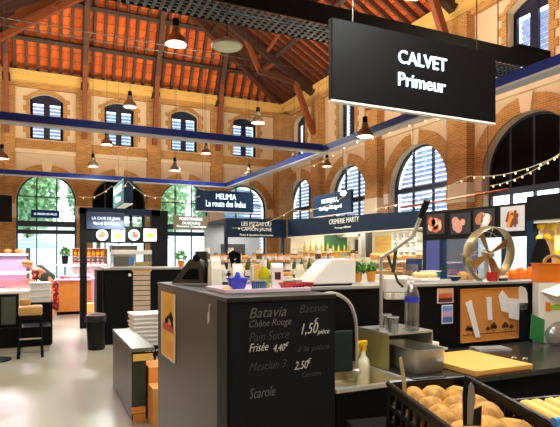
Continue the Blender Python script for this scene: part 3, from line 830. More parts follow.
# local x: image right; bends towards -x
body = [((.0, 0, .95), (.13, .15), None), ((-.16, 0, 1.08), (.13, .15), 0), ((-.33, -.01, 1.22), (.13, .17), 1), ((-.44, -.02, 1.3), (.07, .07), 2), ((-.49, -.03, 1.33), (.05, .05), 3),
        ((-.58, -.04, 1.36), (.09, .085), 4), ((-.66, -.05, 1.37), (.075, .07), 5),
        ((.0, -.1, .88), (.09, .1), 0), ((.02, -.11, .5), (.06, .065), 7), ((.05, -.11, .1), (.04, .04), 8), ((-.03, -.12, .03), (.035, .03), 9), ((-.12, -.12, .02), (.03, .022), 10),
        ((.0, .1, .88), (.09, .1), 0), ((.04, .11, .5), (.06, .065), 12), ((.1, .11, .1), (.04, .04), 13), ((.03, .12, .03), (.035, .03), 14), ((-.06, .12, .02), (.03, .022), 15),
        ((-.35, -.2, 1.22), (.055, .055), 2), ((-.38, -.25, .98), (.042, .042), 17), ((-.52, -.2, .93), (.032, .032), 18), ((-.6, -.18, .945), (.035, .02), 19),
        ((-.35, .2, 1.22), (.055, .055), 2), ((-.42, .25, 1.0), (.042, .042), 21), ((-.56, .2, .95), (.032, .032), 22), ((-.64, .18, .95), (.035, .02), 23)]
body = [((x, y, z), r, pi) for (x, y, z), r, pi in body]
skin('body', body, M_skin, t)
def hand(parent, wrist, d, m=M_skin):
    d = Vector(d).normalized(); side = d.cross(Vector((0, 0, 1))).normalized()
    for k in range(4):
        o = Vector(wrist)+side*(k-1.5)*.02; L = (.06, .07, .068, .05)[k]
        skin('finger', limbchain([o, o+d*L*.6, o+d*L+Vector((0, 0, -.02))], [.010, .009, .007]), m, parent, 1)
    o = Vector(wrist)-side*.035-d*.03
    skin('thumb', limbchain([o, o-side*.02+d*.025, o-side*.02+d*.05], [.011, .01, .008]), m, parent, 1)
hand(t, (-.61, -.18, .945), (-1, 0, -.1)); hand(t, (-.65, .18, .95), (-1, 0, -.1))
skin('vest', limbchain([(.06, 0, .93), (-.08, 0, 1.02), (-.22, 0, 1.13), (-.34, -.01, 1.23), (-.4, -.01, 1.28)], [(.15, .18), (.16, .175), (.16, .18), (.15, .2), (.09, .13)]), M_vest, t)
skin('skirt', limbchain([(.02, 0, .97), (.02, 0, .8), (.04, 0, .5), (.06, 0, .14)], [(.16, .19), (.165, .2), (.15, .18), (.15, .18)]), M_floral, t)
for sy in (-1, 1):
    skin('sleeve', limbchain([(-.34, sy*.17, 1.24), (-.36, sy*.215, 1.13), (-.39, sy*.25, .98)], [.085, .07, .06]), M_floral, t)
hb = B().ball((-.575, -.03, 1.415), .105, .1, .075, 14, M=Matrix.Rotation(.2, 4, 'Y'), jit=.03, rnd=rr); hb.ball((-.47, -.03, 1.40), .06, .07, .05, 10)
hb.build('hair', M_hairb, t, True)
fbk = B()
for sy in (-1, 1): fbk.ball((-.70, -.05+sy*.035, 1.335), .012, .012, .01, 8)
fbk.build('eye', M_haird, t, True)
B().ball((-.715, -.05, 1.30), .02, .013, .018, 8).build('nose', M_skin, t, True)
B().ball((-.69, -.05, 1.265), .012, .024, .007, 8).build('mouth', mat('lips', (180, 90, 84), .5), t, True)
for sy in (-1, 1): B().ball((-.6, -.05+sy*.09, 1.33), .022, .01, .03, 8).build('ear', M_skin, t, True)
# seller standing in the dairy stall
sp_ = at(353, 255, 17.0)
t = thing('person', 'person with dark hair standing behind the dairy counter', 'person', (sp_.x, sp_.y, 0), YAW*-1+PI/2)
t.rotation_euler = (0, 0, math.radians(-25))
body = [((0, 0, .95), (.13, .1), None), ((0, 0, 1.15), (.13, .09), 0), ((0, 0, 1.38), (.16, .09), 1), ((0, 0, 1.5), (.055, .055), 2), ((0, -.01, 1.58), (.07, .08), 3), ((0, -.01, 1.68), (.075, .085), 4),
        ((-.1, 0, .88), (.08, .08), 0), ((-.11, 0, .5), (.055, .06), 6), ((-.11, .02, .09), (.04, .04), 7), ((-.11, -.1, .03), (.04, .03), 8),
        ((.1, 0, .88), (.08, .08), 0), ((.11, 0, .5), (.055, .06), 10), ((.11, .02, .09), (.04, .04), 11), ((.11, -.1, .03), (.04, .03), 12),
        ((-.21, 0, 1.38), (.05, .05), 2), ((-.26, 0, 1.12), (.04, .04), 14), ((-.2, -.2, 1.05), (.03, .03), 15), ((-.17, -.28, 1.06), (.035, .02), 16),
        ((.21, 0, 1.38), (.05, .05), 2), ((.26, 0, 1.12), (.04, .04), 18), ((.2, -.2, 1.05), (.03, .03), 19), ((.17, -.28, 1.06), (.035, .02), 20)]
skin('body', body, M_skin, t)
hand(t, (-.165, -.29, 1.06), (0, -1, 0)); hand(t, (.165, -.29, 1.06), (0, -1, 0))
skin('shirt', limbchain([(0, 0, .92), (0, 0, 1.15), (0, 0, 1.36), (0, 0, 1.43)], [(.16, .13), (.15, .12), (.2, .12), (.1, .08)]), M_pink, t)
skin('trousers', [((0, 0, .95), (.15, .12), None), ((-.1, 0, .86), (.1, .1), 0), ((-.11, .01, .12), (.07, .07), 1), ((.1, 0, .86), (.1, .1), 0), ((.11, .01, .12), (.07, .07), 3)], M_black, t)
B().ball((0, .025, 1.69), .085, .085, .09, 14).build('hair', M_haird, t, True)
fbk = B()
for sx in (-1, 1): fbk.ball((sx*.03, -.088, 1.63), .01, .008, .008, 8)
fbk.build('eye', M_haird, t, True)
B().ball((0, -.1, 1.6), .011, .015, .02, 8).build('nose', M_skin, t, True)
B().ball((0, -.088, 1.555), .022, .008, .006, 8).build('mouth', MATS['lips'], t, True)
for sx in (-1, 1): B().ball((sx*.078, 0, 1.61), .01, .02, .03, 8).build('ear', M_skin, t, True)

# ------------------------------------------------------------------ low grey cabinet and stores beside it
t = thing('low_cabinet', 'low narrow grey cabinet with an overhanging top on the pale floor', 'cabinet', (.80, 5.13, 0))
B().box(0, 0, .0, .135, 1.42, .665, .003).build('body', M_grey, t)
B().box(-.004, -.02, .665, .215, 1.43, .70, .004).build('top', mat('cab_top', (104, 104, 94), .3), t)
B().box(.012, -.012, .575, .2, -.001, .64).build('cleat', M_wood, t)
B().box(.012, -.014, .0, .13, -.001, .06).box(.0, -.014, .07, .13, -.001, .13).build('cleat', M_woodo, t)
def carton(label, x0, y0, z0, x1, y1, z1, m=M_card):
    t = thing('cardboard_box', label, 'box', (x0, y0, z0))
    B().box(0, 0, 0, x1-x0, y1-y0, z1-z0, .004).build('carton', m, t)
    B().box((x1-x0)/2-.025, -.0015, -.0, (x1-x0)/2+.025, y1-y0, z1-z0+.0015).build('tape', M_wood, t)
    return t
carton('low cardboard box on the floor in front of the narrow grey cabinet', .945, 4.84, 0, 1.3, 5.09, .36)
carton('taller orange cardboard box behind the low one', .96, 5.12, 0, 1.3, 5.48, .50, M_orange if False else mat('card_orange', (224, 140, 62), .8))
def crate_mesh(w, d, h, slots=6):
    bb = B(); th = .012
    bb.box(0, 0, 0, w, d, .01)
    for (x0, y0, x1, y1) in ((0, 0, w, th), (0, d-th, w, d), (0, th, th, d-th), (w-th, th, w, d-th)):
        bb.box(x0, y0, .01, x1, y1, h*.22); bb.box(x0, y0, h*.82, x1, y1, h)
        bb.box(x0, y0, h*.48, x1, y1, h*.56)
        L = (x1-x0) if (x1-x0) > (y1-y0) else (y1-y0)
        n = max(4, int(L/.045))
        for k in range(n+1):
            q = k*(L-.012)/n
            if (x1-x0) > (y1-y0): bb.box(x0+q, y0, h*.22, x0+q+.014, y1, h*.82)
            else: bb.box(x0, y0+q, h*.22, x1, y0+q+.014, h*.82)
    return bb
t = thing('plastic_crate', 'black lattice crate standing between grey cabinet and white trays', 'crate', (1.02, 5.85, 0))
crate_mesh(.5, .4, .26).build('lower_tray', M_plblack, t)
o = crate_mesh(.5, .4, .26).build('upper_tray', M_plblack, t); o.location = (0, 0, .262)
yt = 6.62
tr = thing('foam_tray', 'x', 'tray', (0, 0, 0), 0, 'white trays stacked behind the grey cabinet')
B().box(-.34, 0, 0, .34, .4, .03, .004).build('base', M_white, tr)
B().box(-.355, -.015, .03, .355, .415, .052, .004).build('rim', M_white, tr)
for k in range(16):
    o = tr if k == 0 else dup(tr, (0, 0, 0))
    o.location = (1.40+.006*(-1)**k, yt, .001+k*.0535)
    o['label'] = 'white foam tray in the tall stack behind the grey cabinet'

# ------------------------------------------------------------------ chalkboard counter
CX0, CX1, CY0, CY1, CZ = .82, 1.415, 2.365, 4.0, 1.393
t = thing('chalkboard_counter', 'black counter with prices chalked on its front panel', 'counter', (CX0, CY0, 0))
w, d = CX1-CX0, CY1-CY0
B().box(0, .02, 0, w, d, CZ-.02, .002).build('body', M_grey, t)
B().box(-.006, 0, 0, .012, .155, CZ-.02).build('corner_strip', M_black, t)
B().box(.012, 0, 0, w, .018, CZ-.02).build('chalkboard', M_board, t)
B().box(-.008, -.006, CZ-.02, w+.006, d, CZ, .002).build('top', M_greyd, t)
for px, py, m in ((241.5, 311, M_black), (326, 310, M_black)):
    p = ony(px, py, CY0)
    B().lathe([(0, 0), (.006, 0), (.005, .006), (0, .006)], (p.x-CX0, .001, p.z), 8, M=Matrix.Rotation(PI/2, 4, 'X')).build('screw', m, t)
lines = [('Batavia', 249, 307, 286, 317, 1), ('Batavia', 299, 304, 327, 312, 0), ('Chêne Rouge', 249, 319, 291, 328, 1), ('1,50', 301, 323, 318, 335, 2), ('pièce', 317, 329, 329, 335, 2), ('€', 314, 318, 318, 323, 2),
         ('Pain Sucre', 249, 331, 289, 340, 0), ('Frisée', 249, 343, 268, 351, 2), ('4,40', 273, 344, 285, 352, 2), ('€', 285, 342, 288.5, 346, 2), ('à la pièce', 297, 345, 329, 352, 0),
         ('Mesclun 3', 249, 361, 286, 369, 0), ('2,50', 294, 361, 308, 370, 2), ('€', 307, 358, 311, 363, 2), ('Carottes', 302, 371, 321, 376, 0), ('Scarole', 249, 387, 275, 397, 1)]
mmid = mat('chalk_mid', (104, 106, 106), .95, var=.3, scale=120)
for s, x0, y0, x1, y1, k in lines:
    texty(s, x0, y0, x1, y1, CY0, (M_chalkf, mmid, M_chalk)[k], t, ext=.0006, shear=.35, bold=-.006, name='chalk_writing', rot=.02)
# poster and keys
p0, p1 = (3.42, .872), (3.85, 1.335)
t = thing('poster', 'yellow poster with a red band stuck to the dark counter side', 'poster', (CX0-.003, p1[0], p0[1]), 0)
hh = p1[1]-p0[1]; ww = p1[0]-p0[0]
B().box(-.002, -ww, 0, 0, 0, hh).build('sheet', mat('poster_yellow', (240, 186, 40), .6, var=.25, scale=7), t)
B().box(-.004, -ww, 0, -.0022, -ww*.93, hh).box(-.004, -ww*.07, 0, -.0022, 0, hh).box(-.004, -ww, 0, -.0022, 0, hh*.02).build('border', M_paper, t)
B().box(-.004, -ww*.9, hh*.42, -.0022, -ww*.12, hh*.53).build('red_band', M_red, t)
sb_ = B()
rs = random.Random(5)
for k in range(7): sb_.lathe([(0, 0), (.02+.02*rs.random(), 0), (.02, .001), (0, .001)], (-.003, -ww*rs.uniform(.35, .85), hh*rs.uniform(.52, .66)), 7, M=Matrix.Rotation(-PI/2, 4, 'Y'))
sb_.build('splash', M_blackm, t)
B().box(-.004, -ww*.85, hh*.08, -.0022, -ww*.35, hh*.3).build('text_block', mat('poster_orange', (238, 160, 70), .6), t)
p = onx(211, 305, CX0)
t = thing('key_hook', 'small hook with pale keys hanging on the dark counter side', 'keys', (CX0-.001, p.y, p.z))
B().lathe([(0, 0), (.008, 0), (.008, .008), (0, .01)], (0, 0, 0), 8, M=Matrix.Rotation(-PI/2, 4, 'Y')).build('hook', M_steel, t)
B().tube([(-.008, 0, 0), (-.01, .006, -.02), (-.01, 0, -.035), (-.01, -.006, -.02), (-.008, 0, 0)], .0015, 5).build('key_ring', M_steel, t)
B().box(-.012, -.003, -.09, -.009, .006, -.034).build('key', M_paper, t); B().box(-.015, .004, -.1, -.012, .012, -.04).build('key', M_steel, t)

# --- things on the counter
def oncounter(px, py): return onz(px, py, CZ+.001)
pm = oncounter(192, 284.6)
t = thing('slicing_machine', 'dark steel machine with a sloped hood at the counter end', 'machine', (1.03, 3.62, CZ+.001), -YAW)
hb = B()
prof = [(-.175, 0), (-.165, .02), (-.05, .175), (.0, .18), (.03, .165), (.055, .0)]
hb.prism([(x, -.09, z) for x, z in prof], (0, .18, 0)); hb.build('hood', M_steeld, t)
B().prism([(-.105, -.094, .035), (-.05, -.094, .11), (.015, -.094, .11), (.02, -.094, .035)], (0, .003, 0)).build('window', M_blackm, t)
B().prism([(.056, -.085, 0), (.056, -.085, .15), (.08, -.085, .1), (.1, -.085, .06), (.15, -.085, .04), (.15, -.085, 0)], (0, .17, 0)).build('rear_body', M_blackm, t)
B().lathe([(0, -.02), (.026, -.02), (.026, .0), (0, .0)], (.0, -.092, .185), 16, M=Matrix.Rotation(PI/2, 4, 'X')).build('knob', M_blackm, t)
B().box(-.17, -.1, -.0, .16, .1, .008).build('base', M_steel, t)
sc = at(211, 283, 3.7)
t = thing('counter_scale', 'black curved scale display beside the dark steel machine', 'scale', (1.245, 3.58, CZ+.001), -YAW)
B().box(-.06, -.05, 0, .1, .08, .03, .006).build('base', M_blackm, t)
B().prism([(-.05, 0, .03), (.02, 0, .1), (.0, 0, .22), (.03, 0, .24), (.085, 0, .22), (.09, 0, .03)], (0, .05, 0)).build('display_head', M_blackm, t)
lb = B()
for k in range(4): lb.beam((.005+k*.012, -.004, .08+k*.03), (.04+k*.005, -.004, .09+k*.03), .004, .006)
lb.build('display_mark', M_paper, t)
# tray
tr0 = oncounter(205, 291)
TY0, TY1, TX0, TX1 = 2.62, 2.98, .90, 1.40
t = thing('serving_tray', 'pale lilac serving tray on the chalkboard counter', 'tray', (TX0, TY0, CZ+.001))
tb = B().box(0, 0, 0, TX1-TX0, TY1-TY0, .008)
for (x0, y0, x1, y1) in ((0, -.008, TX1-TX0, .006), (0, TY1-TY0-.006, TX1-TX0, TY1-TY0+.008), (-.008, 0, .006, TY1-TY0), (TX1-TX0-.006, 0, TX1-TX0+.008, TY1-TY0)):
    tb.box(x0, y0, .0, x1, y1, .022, .002)
tb.build('tray_body', M_lilac, t)
TZ = CZ+.0095
def ontray(px, Z): return at(px, 0, Z)
def onT(px, y):
    p = ony(px, 0, y); return Vector((p.x, y, TZ))
# citrus juicer
p = onT(237.5, 2.74)
t = thing('citrus_juicer', 'blue plastic citrus juicer bowl on the lilac tray', 'juicer', p)
B().lathe([(.036, 0), (.04, .004), (.06, .062), (.068, .066), (.068, .07), (.056, .068), (.035, .05), (0, .046)], n=24).build('bowl', M_bluepl, t, True)
rb = B()
for k in range(10):
    a = k*PI/5; rb.beam((.026*math.cos(a), .026*math.sin(a), .05), (.004*math.cos(a), .004*math.sin(a), .1), .008, .006)
rb.lathe([(.02, .05), (.016, .08), (.004, .1), (0, .101)], n=12).build('reamer', M_bluepl, t)
p = onT(259, 2.70)
t = thing('blue_tin', 'dark blue cylindrical tin on the lilac tray before the oil bottle', 'tin', p)
B().lathe([(.041, 0), (.042, .002), (.042, .052), (0, .052)], n=24).build('can', M_tin, t, True)
B().lathe([(.0425, .05), (.0425, .056), (.038, .056), (.037, .051)], n=24, cap=False).build('rim', M_steel, t, True)
rb = B()
for k in range(9): rb.box(-.002, -.0435, .01, .002, -.042, .045, M=Matrix.Rotation(-1.2+k*.3, 4, 'Z'))
rb.build('label_stripe', mat('tin_stripe', (90, 140, 180), .4), t)
p = onT(264, 2.86)
t = thing('oil_bottle', 'yellow green oil bottle with a pale cap on the lilac tray', 'bottle', p)
B().lathe([(.033, 0), (.036, .004), (.036, .085), (.033, .1), (.016, .125), (.0135, .14), (0, .14)], n=20).build('bottle_body', M_oil, t, True)
B().lathe([(.016, .126), (.016, .165), (.014, .168), (0, .168)], n=14).build('cap', M_cream, t, True)
B().lathe([(.0365, .025), (.0365, .07)], n=20, cap=False).build('paper_label', mat('oil_label', (150, 170, 40), .5, var=.3), t, True)
p = onT(277, 2.84)
t = thing('tea_carton', 'white carton with a dark picture beside the oil bottle', 'carton', p, -.2)
B().box(-.035, -.02, 0, .035, .02, .125, .003).build('carton_body', M_white, t)
B().prism([(-.035, -.02, .125), (-.035, .02, .125), (-.035, 0, .15)], (.07, 0, 0)).build('gable_top', M_paper, t)
B().box(-.018, -.0215, .05, .018, -.0202, .095).build('picture', mat('dark_pic', (60, 34, 34), .5, var=.4), t)
p = onT(296, 2.72)
t = thing('red_dish', 'low red rectangular dish with dark pattern at the tray end', 'dish', p, .12)
db = B(); db.box(-.07, -.045, 0, .07, .045, .006)
for a, e in (((-.07, -.045), (.07, -.045)), ((-.07, .045), (.07, .045))):
    db.prism([(a[0], a[1], 0), (e[0], e[1], 0), (e[0]*1.25, e[1]*1.25, .036), (a[0]*1.25, a[1]*1.25, .036)], (0, .004, 0))
for x in (-.07, .07):
    db.prism([(x, -.045, 0), (x, .045, 0), (x*1.25, .056, .036), (x*1.25, -.056, .036)], (.004, 0, 0))
db.build('dish_body', M_red, t)
db = B()
for k in range(5): db.box(-.055+k*.022, -.053, .008, -.042+k*.022, -.051, .02)
db.build('dark_pattern', M_blackm, t)
t = tag(B().box(-.022, -.02, 0, .022, .02, .045, .004).build('pepper_block', M_greyl), 'small grey block standing inside the red dish', 'block')
t.location = p+Vector((.01, 0, .008))
p = onz(213, 288.3, CZ+.001)
t = thing('wooden_scoop', 'pale wooden scoop lying at the end of the lilac tray', 'scoop', (.94, 2.72, TZ+.001), .5)
B().ball((0, 0, .012), .032, .024, .012, 14).build('bowl', M_wood, t, True); B().tube([(.025, 0, .014), (.1, .01, .016)], .006, 8, .004).build('handle', M_wood, t)
def bag(label, p, w, d, h, m=M_cream, rz=0, name='paper_bag', cat='bag', grp=None):
    t = thing(name, label, cat, p, rz, grp)
    bb = B(); rs = []
    for z, k, kd in ((0, 1, 1), (h*.1, 1.03, 1.05), (h*.6, 1.0, .95), (h*.85, .9, .5), (h*.93, .92, .12)):
        rs.append([(sx*w/2*k, sy*d/2*kd, z) for sx, sy in ((-1, -1), (1, -1), (1, 1), (-1, 1))])
    bb.rings(rs); bb.build('bag_body', m, t)
    B().box(-w/2*.92, -d*.06, h*.92, w/2*.92, d*.06, h).build('folded_top', m, t)
    return t
bag('tall cream paper bag standing behind the blue juicer', (1.02, 3.2, CZ+.001), .075, .05, .2, rz=.2)
bag('small white paper bag standing behind the oil bottle', (1.17, 3.2, CZ+.001), .07, .05, .15, M_white)
J = jar('spice_jar', 'x', 'jar', 'small jars in a row behind the tray', .024, .1, M_clear, M_paper, M_cream)
for k in range(4):
    o = J if k == 0 else dup(J, (0, 0, 0))
    o.location = (1.10+k*.06, 3.42, CZ+.001); o['label'] = 'small clear jar with white lid behind the lilac tray'
carton('small white carton on the chalkboard counter behind the jars', 1.26, 3.15, CZ+.001, 1.33, 3.2, CZ+.14, M_white)
# black box (speaker) and blue bottle further back on the same counter
t = thing('till_box', 'dark grey upright box on the rear end of the counter', 'box', (1.12, 3.85, CZ+.001), -YAW)
B().box(-.045, -.03, 0, .045, .05, .235, .004).build('box', M_greyd, t); B().box(-.038, -.034, .15, .038, -.0305, .22).build('screen', M_steeld, t)

# ------------------------------------------------------------------ sink, work counter, rear panel with ledge
SX0, SX1 = 1.425, 1.94
t = thing('sink_unit', 'pale steel sink with a black front beside the chalkboard', 'sink', (SX0, 2.365, 0))
w = SX1-SX0
B().box(0, .0, 0, w, .02, .86).build('front_panel', M_blackm, t)
sb_ = B()
sb_.box(0, 0, .865, w, .035, .885).box(0, .56, .865, w, .6, .885).box(0, .035, .865, .03, .56, .885).box(w-.03, .035, .865, w, .56, .885)
sb_.build('rim', M_steel, t)
bb = B()
bb.box(.02, .025, .765, w-.02, .57, .775).box(.02, .025, .775, w-.02, .035, .865).box(.02, .56, .775, w-.02, .57, .865).box(.02, .035, .775, .03, .56, .865).box(w-.03, .035, .775, w-.02, .56, .865)
bb.build('basin', mat('basin_steel', (206, 196, 160), .35, .6), t)
B().lathe([(0, .7755), (.03, .7755), (.03, .779), (0, .779)], (w*.6, .3, 0), 16).build('drain', M_steeld, t)
wk = thing('work_counter', 'black work counter carrying the steel pan and cutting board', 'counter', (SX1, 2.25, 0))
B().box(0, .02, 0, 2.2, .78, .855, .002).build('body', M_blackm, wk)
B().box(0.0, 0, .855, 2.25, .79, .885, .003).build('worktop', mat('worktop', (40, 40, 36), .25, var=.15, scale=5), wk)
YP = 3.05
rp = thing('rear_counter', 'black rear counter with a pale ledge on top behind the sink', 'counter', (1.43, YP, 0))
B().box(0, 0, 0, 2.7, .5, 1.365, .003).build('body', M_black, rp)
B().box(0, -.02, 1.365, 2.72, .55, 1.385, .003).build('ledge', M_greyl, rp)
LZ = 1.386
# spray bottle
t = thing('spray_bottle', 'white spray bottle with a yellow trigger standing in the sink', 'spray bottle', (1.865, 2.77, .776), .25)
B().lathe([(.04, 0), (.043, .006), (.043, .135), (.038, .16), (.018, .185), (.016, .22), (0, .22)], n=20).build('bottle', mat('milk_plastic', (232, 228, 206), .4), t, True)
tb = B().box(-.05, -.016, .245, .03, .016, .28, .008).box(-.018, -.015, .215, .018, .015, .25, .005); tb.prism([(-.052, -.01, .25), (-.035, -.01, .25), (-.05, -.01, .19), (-.062, -.01, .195)], (0, .02, 0))
tb.build('trigger_head', M_yellow, t)
B().box(-.062, -.009, .256, -.05, .009, .272).build('nozzle', M_white, t)
# hose tap
pts = [at(318, 296, 2.98), at(330, 293, 3.0), at(341, 296, 3.03), at(350, 304, 3.06), at(355, 317, 3.08), at(356.5, 332, 3.1), at(356.5, 346, 3.12)]
base = pts[0].copy()
t = thing('hose_tap', 'ribbed steel hose tap arching over the sink', 'tap', (pts[-1].x, pts[-1].y, .886))
def sm(pts, n=6):
    out = []
    for i in range(len(pts)-1):
        p0, p1, p2, p3 = pts[max(i-1, 0)], pts[i], pts[i+1], pts[min(i+2, len(pts)-1)]
        for k in range(n):
            u = k/n; out.append(.5*((2*p1)+(p2-p0)*u+(2*p0-5*p1+4*p2-p3)*u*u+(-p0+3*p1-3*p2+p3)*u**3))
    return out+[pts[-1]]
lp = [q-Vector(t.location) for q in sm(pts, 8)]
lp += [Vector((0, 0, .1)), Vector((0, 0, 0))]
B().tube(lp[:-2], .007, 10).build('hose', M_steel, t, True)
cb = B()
for i in range(0, len(lp)-6, 1):
    dd = (lp[i+1]-lp[i]).normalized(); cb.tube([lp[i], lp[i]+dd*.005], .0105, 10)
cb.build('spring', M_steel, t)
B().tube([lp[-3], lp[-2], lp[-1]], .009, 10).build('riser', M_steel, t); B().lathe([(.028, 0), (.025, .02), (.012, .03), (0, .03)], n=14).build('flange', M_steel, t)
tag(B().box(-.075, 0, 0, .075, .025, .26, .008).build('dish_cloth', mat('teal_cloth', (14, 34, 36), .9), None), 'dark teal cloth hanging behind the sink', 'cloth').location = at(343, 372, 3.28)
# steel stand
t = thing('steel_stand', 'steel bridge stand over the metal pan', 'stand', (1.95, 2.62, .886))
B().box(0, 0, .215, .35, .34, .23, .003).build('top', M_steel, t)
B().box(0, 0, 0, .006, .34, .215).build('side', mat('steel_side_reflection', (160, 152, 96), .4, .4), t); B().box(.344, 0, 0, .35, .34, .215).build('side', M_steel, t)  # first side: olive-yellow reflection painted into the steel colour
# pan
t = thing('steel_pan', 'deep rectangular steel pan on the work counter', 'pan', (2.03, 2.44, .886))
def pan_rings(w, d, z, r): 
    out = []
    for cx, cy, a0 in ((w-r, d-r, 0), (r, d-r, PI/2), (r, r, PI), (w-r, r, 1.5*PI)):
        for k in range(5): out.append((cx+r*math.cos(a0+k*PI/8), cy+r*math.sin(a0+k*PI/8), z))
    return out
def shrink(L, s, w, d, z): return [((x-w/2)*s+w/2, (y-d/2)*s+d/2, z) for x, y, _ in L]
w, d = .235, .42; base = pan_rings(w, d, 0, .04)
B().rings([shrink(base, .88, w, d, 0), shrink(base, .94, w, d, .02), shrink(base, .97, w, d, .135), shrink(base, 1.06, w, d, .14), shrink(base, 1.06, w, d, .146), shrink(base, .95, w, d, .143), shrink(base, .9, w, d, .02), shrink(base, .85, w, d, .014)]).build('body', M_steel, t, True)
B().box(.15, -.003, .07, .185, .012, .09).build('sticker', M_paper, t)
# water bottle, tumblers
SZ = .886+.2315
p = at(412, 330, 3.3)
t = thing('water_bottle', 'clear plastic water bottle with a blue band on the steel stand', 'bottle', (p.x, p.y, SZ))
rpf = [(.042, 0), (.045, .008)]
for k in range(8): rpf += [(.046, .02+k*.02), (.0435, .03+k*.02)]
rpf += [(.046, .19), (.046, .225), (.04, .255), (.02, .285), (.014, .292), (.014, .3), (0, .3)]
B().lathe(rpf, n=22).build('bottle_body', M_pet, t, True)
B().lathe([(.0468, .185), (.0468, .22)], n=22, cap=False).build('blue_band', mat('blue_band', (40, 60, 200), .4), t, True)
B().lathe([(.041, .004), (.041, .06), (0, .06)], n=20).build('water', glass('water', (214, 226, 226), .1), t, True)
B().lathe([(.016, .298), (.016, .315), (0, .315)], n=14).build('cap', M_paper, t, True)
G = thing('glass_tumbler', 'x', 'glass', (0, 0, 0), 0, 'tumblers on the steel stand')
B().lathe([(.03, 0), (.036, .1), (.034, .1), (.028, .006), (0, .006)], n=18).build('cup', M_pet, G, True)
B().lathe([(.0365, .094), (.0372, .1), (.035, .1)], n=18, cap=False).build('rim', M_paper, G, True)
for k, (px, py, Z, lb) in enumerate(((386, 330, 3.35, 'stacked clear tumbler behind the front glass on the steel stand'), (393, 331, 3.22, 'front clear tumbler on the steel stand by the bottle'))):
    o = G if k == 0 else dup(G, (0, 0, 0))
    q = at(px, py, Z); o.location = (q.x, q.y, SZ); o['label'] = lb
# lever press
p = at(381, 330, 3.32)
t = thing('lever_press', 'steel lever press with a long black handled arm', 'press', (p.x, p.y, SZ))
T = Vector(t.location)
def lp_(px, py, Z): return at(px, py, Z)-T
B().tube([(0, 0, 0), lp_(381, 257, 3.32)], .011, 12).build('post', M_steel, t)
q = lp_(406, 329, 3.36); B().tube([(q.x, q.y, 0), lp_(406, 292, 3.36)], .009, 10).build('rear_post', M_steel, t)
B().lathe([(0, 0), (.03, 0), (.028, .012), (0, .014)], (0, 0, 0), 14).lathe([(0, 0), (.022, 0), (.02, .012), (0, .014)], (q.x, q.y, 0), 14).build('foot', M_steel, t)
c0 = lp_(395, 299, 3.4)
B().cbox(c0+Vector((0, 0, .09)), (.15, .07, .10), -YAW, .01).build('press_head', M_white, t)
B().cbox(c0+Vector((0, 0, .02)), (.14, .066, .045), -YAW, .008).build('collection_cup', M_cream, t)
B().tube([lp_(381, 258, 3.32), lp_(394, 250, 3.28), lp_(413, 236, 3.2)], .011, 10).build('lever_arm', M_steel, t)
B().tube([lp_(413, 236, 3.2), lp_(421, 216, 3.12)], .012, 10).build('arm_end', M_steel, t)
B().tube([lp_(420.5, 217, 3.12), lp_(427.5, 200, 3.06)], .021, 12).build('grip', M_plblack, t)
B().tube([lp_(396, 249, 3.3), lp_(393, 272, 3.36)], .012, 8).build('link_rod', M_steeld, t); B().tube([lp_(387, 253, 3.3), lp_(392, 268, 3.34)], .009, 8).build('link_rod', M_steeld, t)
B().tube([lp_(395, 274, 3.3), lp_(398, 282, 3.28), lp_(403, 287, 3.28)], .008, 8).build('catch', M_steeld, t)
# cutting board, scraps
t = thing('cutting_board', 'thick pale wooden cutting board on the work counter', 'board', (2.31, 2.27, .886))
B().box(0, 0, 0, .48, .53, .035, .004).build('board', M_wood, t)
B().box(.03, -.001, .006, .45, .531, .012).build('inlay', M_woodo, t)
q = onz(523, 360, .886)
for k, (dx, dy, lb) in enumerate(((0, 0, 'curled pale peel lying on the dark worktop by the board'), (-.05, .05, 'tiny pale peel scrap lying furthest back on the worktop'))):
    o = B().tube([(0, 0, .006), (.02, .01, .012), (.04, 0, .006), (.055, .012, .005)], .005, 6).build('peel', M_cheese, None, True)
    tag(o, lb, 'peel'); o.location = (q.x+dx, q.y+dy, .886)
t = thing('magazine', 'folded grey magazine lying below the cork board', 'magazine', (2.95, 2.86, .886), -.25)
B().box(0, 0, 0, .27, .14, .004).build('back_page', M_paper, t); B().box(.005, .004, .004, .265, .138, .01).build('pages', M_paper, t); B().box(0, 0, .01, .27, .14, .013).build('cover', mat('mag', (140, 140, 140), .4, var=.4, scale=30), t)
t = thing('label_printer', 'small white box with stickers behind the steel pan', 'box', (2.40, 2.84, .886), .05)
B().box(0, 0, 0, .16, .14, .1, .006).build('case', M_cream, t); B().box(.1, -.002, .03, .15, 0, .06).build('sticker', M_red, t); B().lathe([(0, .1), (.02, .1), (.015, .112), (0, .112)], (.08, .05, 0), 10).build('knob', M_gold, t)
# rear panel items (plane y = YP)
def flat(name, label, cat, pts, m, plane=YP, th=.003, off=.002):
    P = [ony(x, y, plane) for x, y in pts]; c = sum(P, Vector())/len(P)
    o = B().prism([(p.x-c.x, -th, p.z-c.z) for p in P], (0, th, 0)).build(name, m); o.location = (c.x, plane-off, c.z)
    return tag(o, label, cat)
P = [ony(x, y, YP) for x, y in ((459.5, 289), (518, 292.5), (517, 341), (460, 343))]
t = thing('cork_board', 'orange cork board with a printed row of trees', 'board', P[3]+Vector((0, -.001, 0)))
w = P[2].x-P[3].x; h = P[0].z-P[3].z
B().box(0, -.012, 0, w, 0, h).build('cork_sheet', M_cork, t)
B().box(0, -.016, 0, .006, -.012, h).box(w-.006, -.016, 0, w, -.012, h).box(0, -.016, 0, w, -.012, .006).box(0, -.016, h-.006, w, -.012, h).build('frame', M_woodo, t)
B().box(w*.965, -.018, .03, w*.972, -.0161, h*.7).build('seam', M_greyd, t)
mt = mat('tree_print', (96, 66, 30), .9, var=.3, scale=60)
